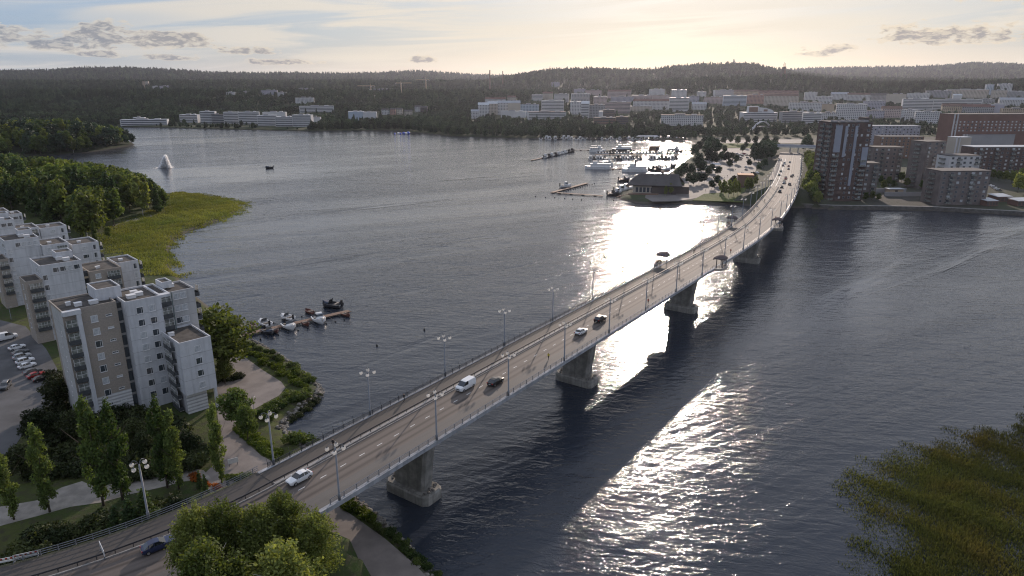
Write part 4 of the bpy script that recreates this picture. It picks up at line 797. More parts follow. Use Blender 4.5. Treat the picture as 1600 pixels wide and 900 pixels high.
def car_meshes(kind):
    # stations along y (front at -y): (y, half width, z low, belt z)
    if kind == 'van': L = 4.95; st = [(-2.47, .62, .45, .80), (-2.4, .80, .30, .98), (-1.95, .92, .26, 1.10), (-1.3, .95, .26, 1.18), (0, .96, .26, 1.2), (2.2, .96, .28, 1.2), (2.45, .93, .36, 1.18)]; gh = [(-1.75, .80, 1.12), (-.75, .78, 1.86), (-.3, .80, 1.93), (2.2, .80, 1.95), (2.44, .80, 1.86), (2.46, .88, 1.15)]
    elif kind == 'suv': L = 4.5; st = [(-2.25, .60, .5, .82), (-2.15, .80, .34, .95), (-1.5, .89, .3, 1.02), (0, .91, .3, 1.05), (1.7, .91, .3, 1.07), (2.15, .87, .38, 1.05), (2.25, .74, .5, .95)]; gh = [(-1.05, .78, 1.02), (-.35, .68, 1.60), (.4, .68, 1.68), (1.6, .68, 1.63), (2.08, .74, 1.06)]
    else: L = 4.35; st = [(-2.17, .58, .42, .66), (-2.05, .78, .28, .78), (-1.4, .87, .22, .88), (0, .89, .22, .94), (1.5, .88, .22, .96), (2.05, .83, .32, .92), (2.17, .68, .42, .80)]; gh = [(-1.0, .74, .88), (-.2, .62, 1.38), (.45, .62, 1.45), (1.25, .62, 1.36), (1.85, .72, .95)]
    ring = lambda y, w, a, b: [(-w * .93, y, a), (w * .93, y, a), (w, y, a + (b - a) * .45), (w * .97, y, b), (w * .72, y, b + .03), (-w * .72, y, b + .03), (-w * .97, y, b), (-w, y, a + (b - a) * .45)]
    body = MB().loft([ring(*s) for s in st])
    gl = MB(); roof = MB(); belt = [s[3] for s in st]
    def belt_at(y): return float(np.interp(y, [s[0] for s in st], belt)), float(np.interp(y, [s[0] for s in st], [s[1] for s in st]))
    rr = []
    for y, w, z in gh: bz, bw = belt_at(y); rr.append([(-bw * .93, y, bz - .05), (bw * .93, y, bz - .05), (w, y, max(z, bz)), (-w, y, max(z, bz))])
    gl.loft(rr)
    top = [g for g in gh if g[2] > belt_at(g[0])[0] + .25]
    roof.loft([[(-w * .97, y, z - .02), (w * .97, y, z - .02), (w * .9, y, z + .035), (-w * .9, y, z + .035)] for y, w, z in top])
    pil = MB()
    ys = [top[0][0], (top[0][0] + top[-1][0]) / 2, top[-1][0]]
    for sx in (-1, 1):
        for y in ys[1:]: bz, bw = belt_at(y); w = float(np.interp(y, [t[0] for t in top], [t[1] for t in top])); z = float(np.interp(y, [t[0] for t in top], [t[2] for t in top])); pil.tube([(sx * (bw * .94), y, bz - .03), (sx * (w + .012), y, z)], .05, 4)
    if kind == 'van': # panel sides behind the door
        side = []
        for y in (-.05, 2.2, 2.45): bz, bw = belt_at(y); w = float(np.interp(y, [g[0] for g in gh], [g[1] for g in gh])); z = float(np.interp(y, [g[0] for g in gh], [g[2] for g in gh])); side.append([(-bw * .97, y, bz - .08), (bw * .97, y, bz - .08), (w + .03, y, z + .01), (-w - .03, y, z + .01)])
        pil.loft(side)
    f, r_ = st[1], st[-2]
    return dict(body=body, gl=gl, roof=roof, pil=pil, L=L, hz=(f[2] + f[3]) / 2 + .06, hw=f[1], hy=st[1][0], ty=r_[0], tw=r_[1], tz=(r_[2] + r_[3]) / 2 + .18, ax=(st[1][0] + .75, st[-2][0] - .62), w=max(s[1] for s in st))
CARK = {k: car_meshes(k) for k in ('car', 'suv', 'van')}; _cm = {}
def car(loc, rz, kind, colour, label, group=None, cat='car', name=None):
    d = CARK[kind]; k = (kind, colour)
    if k not in _cm:
        p = PAINT[colour]
        _cm[k] = dict(body=d['body'].mesh('body', p, False), roof=d['roof'].mesh('roof', p), pil=d['pil'].mesh('pillars', p), gl=d['gl'].mesh('windows', CGLASS),
                      hl=MB().box(-.16, .16, -.05, .10, -.07, .07).mesh('headlight', LAMPW), tl=MB().box(-.13, .13, -.02, .10, -.10, .10).mesh('tail_light', LAMPR),
                      gr=MB().box(-.42, .42, -.10, .02, -.12, .04).mesh('grille', TRIM), bu=MB().box(-.66, .66, 0, .09, -.1, .08).mesh('bumper', TRIM), pl=MB().box(-.24, .24, 0, .02, -.055, .055).mesh('plate', WFR), mi=MB().box(-.09, .09, -.06, .06, 0, .14).mesh('mirror', p))
    m = _cm[k]; o = empty(name or ('delivery_van' if kind == 'van' else 'car'), loc, rz, label, cat, group)
    link('body', m['body'], o); link('roof', m['roof'], o); link('pillars', m['pil'], o); link('windows', m['gl'], o)
    for sx in (-1, 1):
        link('headlight', m['hl'], o, (sx * d['hw'] * .72, d['hy'], d['hz'])); link('tail_light', m['tl'], o, (sx * d['tw'] * .80, d['ty'] + .06, d['tz'])); link('mirror', m['mi'], o, (sx * (d['w'] + .09), -.75 if kind != 'van' else -1.15, .92 if kind == 'car' else 1.1))
        for y in d['ax']: w = link('wheel', wheel_t, o, (sx * (d['w'] - .09), y, .32)); link('rim', wheel_r, w)
    link('grille', m['gr'], o, (0, d['hy'] - .05, d['hz'])); link('bumper', m['bu'], o, (0, d['ty'] + .05, .45)); link('plate', m['pl'], o, (0, d['ty'] + .15, .62))
    return o
def on_bridge(s, t, kind, colour, label, toward, group=None, dz=.03, cat='car', name=None):
    o = car(axis(s, t, dz), heading_rz(s) + (0 if toward else math.pi), kind, colour, label, group, cat, name)
    g = math.atan2(deck_z(s + 2) - deck_z(s - 2), 4); o.rotation_euler.x = g * (1 if toward else -1); return o
# front of a car points to -y: toward=True drives to the near end
on_bridge(20.2, -1.25, 'van', 'white', 'white delivery van driving toward the apartment end in the inner lane', True, cat='van')
on_bridge(25.8, 2.55, 'car', 'black', 'black hatchback just behind the white van in the footway-side lane', False)
on_bridge(63.2, 2.4, 'car', 'white', 'white hatchback driving toward the city, mid-bridge', False)
on_bridge(74.6, 1.9, 'suv', 'black', 'dark off-roader ahead of the white hatchback mid-bridge', False)
on_bridge(-22.8, -1.3, 'car', 'white', 'white car half hidden by the birch top at the bridge end', True)
on_bridge(-45, -1.2, 'car', 'blue', 'dark blue car in shadow beside the birches at the near end', False)
FARC = [(352, -1.2, 'black', 'suv', True, 'black off-roader with lit front, first car past the last lookout'), (378, -1.4, 'black', 'car', True, 'dark car entering the bridge over the grassy bank'), (398, 2.6, 'grey', 'suv', False, 'grey car in the outer lane at the brick-tower trees'), (405, -1.3, 'silver', 'car', True, 'silver car leading the queue onto the bridge'),
        (412, -1.3, 'black', 'suv', True, 'black car second in the queue onto the bridge'), (440, -1.3, 'red', 'car', True, 'dark red car third in the queue onto the bridge'), (448, -1.2, 'black', 'car', True, 'black car fourth in the queue onto the bridge'), (462, 2.4, 'black', 'car', False, 'black car leaving the bridge beside the tree row'),
        (472, 3.2, 'grey', 'car', False, 'grey car ahead on the city ramp by the tree row'), (470, -6.4, 'teal', 'car', False, 'teal car on the slip lane side of the street'), (505, -6.2, 'teal', 'car', False, 'green-blue car further up the slip lane'), (530, -.9, 'blue', 'car', True, 'blue car crossing the middle lane near the underpass'), (558, -1.4, 'red', 'car', True, 'red car near the underpass mouth'),
        (560, -6.0, 'blue', 'suv', False, 'blue car with its lights on near the underpass'), (585, -5.4, 'white', 'van', False, 'white van heading to the underpass'), (600, -1.0, 'silver', 'car', True, 'silver car just out of the underpass')]
for s, t, c, k, tw, lab in FARC: on_bridge(s, t, k, c, lab, tw, 'traffic on the city ramp', cat='van' if k == 'van' else 'car')
# parked by the apartments
for x, y, c, k, lab in [(27, 545, 'white', 'car', 'white car, the one parked closest to the minibus'), (33, 553, 'grey', 'car', 'dark grey car parked second from the minibus'), (35, 560, 'silver', 'suv', 'silver car parked third from the minibus'), (40, 567, 'white', 'suv', 'white car with its rear to the hedge, fourth from the minibus'), (43, 574, 'white', 'car', 'white estate parked fifth from the minibus'),
                        (52, 583, 'grey', 'car', 'grey car in the shade end of the parked row'), (57, 589, 'red', 'car', 'dark red car in the shade end of the parked row'), (66, 594, 'black', 'car', 'black car, last of the parked row by the bushes')]:
    q = at(x, y, 1.55); car(q, R(45 + 100), k, c, lab, 'cars parked beside the apartments')
q = at(9, 606, 1.55); car(q, R(20), 'suv', 'grey', 'grey car standing alone in the car park aisle', None)
q = at(8, 531, 1.55); o = car(q, R(45 + 92), 'van', 'white', 'white minibus parked at the head of the car row', None, 'minibus', 'minibus'); o.scale = (1.15, 1.35, 1.2)
for x, y, s_ in [(120, 868, 1)]:
    pass
# construction barriers and railings along the near approach
RED = mat('barrier_red', (.32, .03, .02), .6, .1); BWHT = mat('barrier_white', (.55, .55, .54), .6, .15, 1.0)
for i in range(7):
    s = -84 + i * 3.3; a, b = axis(s, -9.3), axis(s + 3.1, -9.3); d = b - a; o = empty('road_barrier', (a + b) / 2, math.atan2(d.y, d.x), 'red and white striped barrier board, ' + ordn(i) + ' in the row by the near street', 'barrier', 'barrier boards by the near street')
    for z in (.35, .75): MB().box(-1.5, 1.5, -.03, .03, z, z + .26).build('board', BWHT, o)
    for x in (-1.2, -.6, 0, .6, 1.2): MB().box(x - .13, x + .13, -.036, -.028, .76, 1.0).build('red_stripe', RED, o); MB().box(x - .13, x + .13, .028, .036, .76, 1.0).build('red_stripe', RED, o)
    for x in (-1.35, 1.35): MB().box(x - .05, x + .05, -.25, .25, 0, .06).box(x - .04, x + .04, -.03, .03, .06, 1.05).build('stand', STEEL, o)
ar = empty('approach_railing', axis(-60, -9), 0, 'grey tube railing beside the near street up to the bridge', 'railing')
for t, dz in ((-9.0, (1.1, .75, .4)),):
    mb = MB()
    for z in dz: mb.tube([axis(s, t, z) for s in np.arange(-64, -25, 2.4)], .05, 5)
    mb.build('rail', STEEL, ar, world=True)
    for s in np.arange(-63, -25, 2.42): link('railing_post', post, ar, axis(s, t) - ar.location, heading_rz(s))
for k, (s, t, lab) in enumerate(((-52, -4.4, 'white warning board across the closed cycle path at the near end'), (-49, 6.2, 'white hoarding panel at the bottom edge beside the birches'))):
    q = axis(s, t, .1); o = empty('warning_board', q, heading_rz(s) + R(10 if k == 0 else 60), lab, 'sign')
    MB().box(-1.5, 1.5, -.04, .04, .55, 1.45).build('panel', BWHT, o); [MB().box(x - .05, x + .05, -.2, .2, 0, .08).box(x - .05, x + .05, -.04, .04, 0, .6).build('stand', STEEL, o) for x in (-1.2, 1.2)]
    for i in range(4): MB().box(-.9 + i * .42, -.66 + i * .42, -.05, -.04, .9, 1.2).build('printed_mark', TRIM, o)
q = at(365, 727, 1.54); o = empty('notice_board', q, R(30), 'white notice board leaning beside the paved walk', 'sign'); MB().box(-1.0, 1.0, -.05, .05, .5, 1.6).build('panel', BWHT, o); [MB().box(x - .05, x + .05, -.05, .05, 0, .5).build('stand', STEEL, o) for x in (-.8, .8)]
q = at(397, 643, 1.54); street_lamp(q, 0, 'slim path lamp beside the hedge on the paved walk', 1, .42, None)
q = at(18, 500, 1.54); street_lamp(q, 0, 'single-globe lamp beside the apartment driveway', 1, .5, None)
# ---------------------------------------------------------------- people on the bridge
for s, t, c, rz, lab in [(43.6, 4.8, 'yellow', 0, 'walker in a yellow jacket on the footway side near the second pier'), (-12.6, -4.9, 'black', 0, 'walker in black on the shaded cycle path near the near shore'), (8, -7.4, 'black', 180, 'person in black by the lake railing behind the white van'), (96, 6.3, 'red', 0, 'walker in red on the footway a little short of the lookouts'),
                         (163, -5.2, 'black', 0, 'taller walker in black on the cycle path between the lookouts'), (166, -5.9, 'grey', 0, 'walker in grey beside the one in black between the lookouts'), (172, 5.9, 'red', 180, 'walker in a red top on the footway just past the lookout'), (262, -5.6, 'black', 0, 'walker in black on the cycle path near the city shore'), (276, -6.2, 'blue', 180, 'walker in blue near the city end of the cycle path'),
                         (300, -5.2, 'grey', 0, 'walker in grey at the city end of the cycle path'), (250, 6.2, 'red', 0, 'walker in red on the footway near the brick tower'), (418, -5.6, 'black', 0, 'walker in dark clothes where the cycle path leaves the bridge')]:
    tag(link('person', PM[c], None, axis(s, t, .15 if t < -4 else .03), heading_rz(s) + R(rz)), lab, 'person', 'walkers on the bridge')
# ---------------------------------------------------------------- small boat dock on the near shore
WOODM = mat('dock_planks', (.17, .11, .08), .85, .25, 2.0, island=.25); HULLW = mat('white_hull', (.6, .6, .6), .3, .06, .8, spec=.6); HULLD = mat('dark_hull', (.03, .032, .04), .35, .1, spec=.6); HULLB = mat('brown_hull', (.12, .05, .04), .5, .2); BTOP = mat('boat_cover', (.04, .055, .09), .7, .1); HINT = mat('boat_inside', (.25, .22, .19), .7, .15)
_hb = {}
def boat(loc, rz, L, kind, label, group=None, cat='boat'):
    k = (kind,)
    if k not in _hb:
        hull = MB(); st = [(-.5, .26, .0, .40), (-.3, .30, -.02, .40), (0, .32, -.03, .42), (.25, .27, -.02, .46), (.42, .14, .02, .52), (.5, .02, .15, .56)]; Wd = .95 if kind != 'row' else .75
        hull.loft([[(x_, -w * Wd, .22 * h + .0), (x_, 0, z_ - .1), (x_, w * Wd, .22 * h), (x_, w * Wd * 1.06, h * .5), (x_, w * Wd * .86, h * .5), (x_, w * Wd * .8, .13), (x_, -w * Wd * .8, .13), (x_, -w * Wd * .86, h * .5), (x_, -w * Wd * 1.06, h * .5)] for x_, w, z_, h in st])
        m = {'day': HULLW, 'cabin': HULLW, 'dark': HULLD, 'row': HULLB}[kind]; parts = {'hull': hull.mesh('hull', m)}
        if kind in ('cabin', 'day', 'dark'):
            parts['foredeck'] = MB().loft([[(x_, -w, z_), (x_, w, z_), (x_, w * .7, z_ + .06), (x_, -w * .7, z_ + .06)] for x_, w, z_ in ((.1, .22, .23), (.3, .17, .25), (.46, .04, .28))]).mesh('foredeck', HULLW if kind != 'dark' else BTOP)
            parts['windscreen'] = MB().loft([[(.1, -.2, .24), (.1, .2, .24), (.07, .2, .24), (.07, -.2, .24)], [(.03, -.16, .42), (.03, .16, .42), (.01, .16, .42), (.01, -.16, .42)]]).mesh('windscreen', CGLASS)
            parts['engine'] = MB().box(-.56, -.49, -.05, .05, .1, .4).mesh('engine', TRIM)
        if kind == 'cabin':
            parts['cabin'] = MB().loft([[(-.1, -.2, .22), (.2, -.16, .24), (.2, .16, .24), (-.1, .2, .22)], [(-.08, -.17, .5), (.1, -.14, .5), (.1, .14, .5), (-.08, .17, .5)]]).mesh('cabin', HULLW); parts['cabin_window'] = MB().loft([[(-.085, -.196, .34), (.165, -.165, .34), (.165, .165, .34), (-.085, .196, .34)], [(-.08, -.182, .45), (.12, -.152, .45), (.12, .152, .45), (-.08, .182, .45)]]).mesh('cabin_window', CGLASS)
        if kind == 'row': parts['thwart'] = MB().box(-.05, .02, -.22, .22, .15, .18).mesh('thwart', WOODM)
        parts['seat'] = MB().box(-.3, -.2, -.2, .2, .13, .22).mesh('seat', HINT); _hb[k] = parts
    o = empty('rowing_boat' if kind == 'row' else 'motor_boat', loc, rz, label, cat, group); o.scale = (L, L, L)
    for n, me in _hb[k].items(): link(n, me, o)
    return o
A, Bp = at(378, 523, .7), at(547, 485, .7); dk = empty('boat_dock', (A.x, A.y, .0), math.atan2(Bp.y - A.y, Bp.x - A.x), 'brown plank jetty with berthed boats reaching out from the near shore', 'dock'); LD = (Bp - A).length
for i in range(int(LD / .62)): MB().box(i * .62, i * .62 + .58, -1.15, 1.15, .62 + .012 * (i % 3), .70 + .012 * (i % 3)).build('plank', WOODM, dk)
for i in range(int(LD / 6) + 1):
    for y in (-.8, .8): MB().tube([(i * 6 + .5, y, -2), (i * 6 + .5, y, .63)], .14, 6).build('pile', DSTEEL, dk)
MB().box(-.0, LD, -.95, -.7, .42, .62).box(0, LD, .7, .95, .42, .62).build('bearer', WOODM, dk)
for i in range(9):
    for sd in (-1, 1): x = 6 + i * (LD - 8) / 9; MB().tube([(x, sd * 1.1, .45), (x, sd * 6.0, .3)], .06, 5).build('mooring_boom', DSTEEL, dk); MB().ball((x, sd * 6.1, .15), .28, 8, 5).build('boom_float', TRIM, dk)
gate = MB(); [gate.box(2, 2.1, y - .04, y + .04, .7, 2.5) for y in (-1.1, -.4, .4, 1.1)]; gate.box(2, 2.1, -1.15, 1.15, 2.45, 2.55); gate.build('gate', STEEL, dk)
for x, y, rz, L, k, lab in [(519, 480, 165, 7.4, 'dark', 'dark-hulled motor boat moored at the outer end of the plank jetty'), (499, 503, -55, 6.6, 'cabin', 'white cabin boat on the bridge side of the plank jetty, largest there'), (452, 513, -50, 6.2, 'day', 'white open motor boat on the bridge side in the middle of the jetty'), (449, 499, 150, 5.4, 'day', 'small white motor boat on the open-lake side of the jetty'),
                            (420, 521, -45, 5.2, 'dark', 'dark motor boat close to the jetty root'), (414, 508, 140, 5.6, 'day', 'pale motor boat on the open-lake side by the jetty root'), (395, 512, 120, 4.4, 'row', 'brown rowing boat nearest the jetty gate'), (478, 508, -52, 4.0, 'row', 'brown rowing boat between the two white boats of the jetty'), (483, 489, 140, 4.4, 'row', 'reddish rowing boat on the open-lake side by the jetty'), (541, 494, -40, 4.0, 'row', 'reddish rowing boat off the outer end of the jetty'), (430, 519, -50, 3.8, 'row', 'dark rowing boat next to the dark motor boat of the jetty')]:
    q = at(x, y, 0); q.z = .05; boat(q, R(rz), L, k, lab, 'boats at the plank jetty')
q = at(421, 263, 0); boat(q, R(200), 7, 'dark', 'small dark boat alone on the open lake beyond the fountain', None)
for i, (x, y) in enumerate([(589, 541), (663, 516), (407, 531), (404, 536)]):
    q = at(x, y, 0); o = tag(MB().loft([[(k * .3 * math.cos(a), k * .3 * math.sin(a), z) for a in np.linspace(0, 5.5, 8)] for k, z in ((.6, -.2), (1, .1), (.8, .45), (.25, .6), (.2, .9))]).build('buoy', TRIM, None, True), ['dark buoy on the water, the one nearer the bridge lamps', 'small dark buoy on the water farther from the bank', 'dark buoy just off the jetty root', 'second dark buoy closest to the stony bank by the jetty'][i], 'buoy', 'buoys'); o.location = q
# ---------------------------------------------------------------- the city across the water
def cmat(n, c, v=.06): return mat('city_' + n, c, .85, v, .08)
CW = {'white': cmat('white', (.46, .46, .47)), 'cream': cmat('cream', (.40, .36, .31)), 'grey': cmat('grey', (.27, .27, .28)), 'pink': cmat('pink', (.38, .31, .30)), 'tan': cmat('tan', (.38, .30, .22)), 'brick': cmat('brick', (.16, .095, .08), .15), 'dark': cmat('dark', (.09, .075, .07)),
      'blue': cmat('blue', (.33, .39, .46)), 'lilac': cmat('lilac', (.32, .32, .38)), 'brown': cmat('brown', (.16, .105, .08), .15), 'palered': cmat('palered', (.33, .2, .17))}
CR = {'dark': mat('roof_dark', (.075, .07, .07), .9, .2, .1), 'red': mat('roof_red', (.115, .062, .052), .9, .2, .1), 'pale': mat('roof_pale', (.40, .42, .44), .6, .1, .1), 'brown': mat('roof_brown', (.11, .07, .055), .9, .2, .1), 'steel': mat('roof_steel', (.26, .28, .31), .45, .1, .1, metal=.4)}
WINB = glass('town_window_glass', (.045, .055, .07), .1); FOOT = []
def town(x0, x1, yb, yt, wall, style, roof, label, depth=15.0, yaw=None, gable=False, extra=(), base=None, name='town_building', group='buildings of the city'):
    q = base or hit((x0 + x1) / 2, yb); D = math.hypot(q.x, q.y); k = (q.y * cP + (CAMZ - q.z) * sP) / FPX
    r1 = ray((x0 + x1) / 2, yt); h = CAMZ + r1[2] / r1[1] * q.y - q.z; w = (x1 - x0) * k; h = max(h, 4.0)
    ang = math.atan2(-q.x, q.y) * .5 + (R(random.uniform(-9, 9)) if yaw is None else R(yaw))
    b = empty(name, (q.x, q.y + depth * .4, q.z), ang, label, 'building', group); FOOT.append((q.x, q.y + depth * .4, w / 2 + 5, depth))
    x, y = w / 2, depth / 2; rh = 0
    MB().box(-x, x, -y, y, -2, h).build('wall', CW[wall], b)
    if gable:
        rh = min(depth * .32, 5.5); MB().loft([[(-x - .3, -y - .4, h), (-x - .3, 0, h + rh), (-x - .3, y + .4, h), (-x - .3, 0, h + .02)], [(x + .3, -y - .4, h), (x + .3, 0, h + rh), (x + .3, y + .4, h), (x + .3, 0, h + .02)]]).build('roof', CR[roof], b)
        if w > 18: MB().box(-x * .4 - .6, -x * .4 + .6, -.6, .6, h + rh * .5, h + rh + 1.4).build('chimney', CW['brick'], b)
    else:
        MB().box(-x - .25, x + .25, -y - .25, y + .25, h, h + .45).build('roof', CR[roof], b)
        if w > 14: MB().box(-x * .35, x * .15, -y * .4, y * .4, h + .45, h + 2.3).build('roof_plant', CW['grey'], b)
        if w > 30: MB().box(x * .45, x * .7, -y * .4, y * .3, h + .45, h + 1.9).build('roof_plant', CW['white'], b)
    n = max(1, round(h / 3.25)); fh = h / n
    for i in range(n):
        z = fh * i + fh * .34
        if style == 'band':
            MB().box(-x * .965, x * .965, -y - .05, -y + .2, z, z + fh * .42).build('window_band', WINB, b)
        elif style == 'punch':
            m = max(2, int(w / 3.3)); mb = MB(); s_ = 2 * x / m
            for j in range(m): xx = -x + s_ * (j + .5); mb.box(xx - s_ * .24, xx + s_ * .24, -y - .05, -y + .2, z, z + fh * .46)
            tag(mb.build('window_row', WINB, b), kind='stuff')
            m2 = max(2, int(depth / 4)); mb = MB()
            for sx in (-1, 1):
                for j in range(m2): yy = -y + depth * (j + .5) / m2; mb.box(sx * x - .05, sx * x + .05, yy - .7, yy + .7, z, z + fh * .46)
            tag(mb.build('window_row', WINB, b), kind='stuff')
        elif style == 'balc':
            m = max(2, int(w / 4.2)); mb = MB(); s_ = 2 * x / m; gb = MB()
            for j in range(m):
                xx = -x + s_ * (j + .5)
                if j % 2: gb.box(xx - s_ * .42, xx + s_ * .42, -y - 1.1, -y, z - fh * .3, z + fh * .02)
                mb.box(xx - s_ * .36, xx + s_ * .36, -y - .05, -y + .2, z, z + fh * .5)
            tag(mb.build('window_row', WINB, b), kind='stuff'); tag(gb.build('balcony_row', CW['grey'], b), kind='stuff') if gb.v else None
    for fn in extra: fn(b, x, y, h)
    return b
TOWN = [
 (191, 258, 196, 187, 'white', 'band', 'pale', 'long low white lakeside building beside the fountain bay', 16), (209, 225, 195, 184, 'white', 'band', 'pale', 'raised white stair block on the long low lakeside building', 14), (282, 309, 192, 179.5, 'white', 'band', 'pale', 'stepped white office wing nearest the long low lakeside building', 16),
 (314, 336, 193, 174.5, 'white', 'band', 'pale', 'tall white block of the lakeside office row', 16), (331, 350, 193, 179, 'grey', 'band', 'dark', 'glazed grey link between two white lakeside offices', 12), (350, 372, 193.5, 175.5, 'white', 'band', 'pale', 'white banded office right of the glazed link', 16), (373, 404, 194, 175.5, 'white', 'band', 'pale', 'wide white office next to the dark-banded one', 16),
 (402, 431, 197, 180.5, 'white', 'band', 'pale', 'first section of the white office with strong dark window bands', 18), (431, 458, 197.5, 183, 'white', 'band', 'pale', 'middle section of the white office with strong dark window bands', 18), (458, 487, 198, 180, 'white', 'band', 'pale', 'last section of the white office with strong dark window bands', 18), (412, 447, 193, 175.5, 'white', 'none', 'pale', 'plain white upper storey behind the banded office', 12),
 (487, 501, 195, 183, 'white', 'none', 'dark', 'low pavilion with a flat roof at the end of the banded office', 10), (462, 490, 166, 152.5, 'white', 'punch', 'dark', 'square white block among trees above the banded office', 16), (468, 520, 175, 166, 'white', 'band', 'pale', 'low white school with a raised corner in the woods', 18), (544, 568, 189, 174.5, 'blue', 'none', 'pale', 'pale hall with a flat white roof, first half', 22), (567, 588, 189, 175.5, 'white', 'none', 'pale', 'pale hall with a flat white roof, second half', 22),
 (223, 227, 138, 127, 'tan', 'punch', 'dark', 'tan tower block on the wooded hill, the shaded one', 18), (227.6, 232, 138, 127, 'cream', 'punch', 'dark', 'sunlit cream tower block on the wooded hill', 18), (238, 250, 140, 134.5, 'white', 'punch', 'pale', 'pale low block right of the twin hill towers', 20), (250, 265, 141, 134, 'lilac', 'punch', 'dark', 'grey low block right of the twin hill towers', 20), (296, 305, 130, 124, 'grey', 'punch', 'pale', 'pale tower on the hill skyline above the woods', 18),
 (354, 367, 151, 144, 'white', 'punch', 'pale', 'small white block in the woods below the hill', 18), (380, 388, 148, 143, 'grey', 'punch', 'pale', 'little grey block in the woods below the hill', 15), (408, 432, 148, 141, 'lilac', 'punch', 'dark', 'long grey block half sunk in the woods', 20), (434, 447, 151, 144, 'white', 'punch', 'dark', 'white block beside the long grey one in the woods', 18), (462, 484, 143, 138, 'lilac', 'punch', 'dark', 'dim block with two bright roof corners', 20), (490, 499, 145, 140, 'cream', 'punch', 'dark', 'small cream block in the woods', 15), (520, 545, 147, 141.5, 'lilac', 'punch', 'dark', 'faint grey block under the construction cranes', 20), (560, 582, 145, 140, 'white', 'punch', 'pale', 'pale hospital-like block under the first crane', 25), (584, 610, 144, 139, 'lilac', 'punch', 'pale', 'pale block between the first and second crane', 25), (615, 645, 144, 141, 'lilac', 'punch', 'pale', 'low pale block at the foot of the middle crane', 25)]
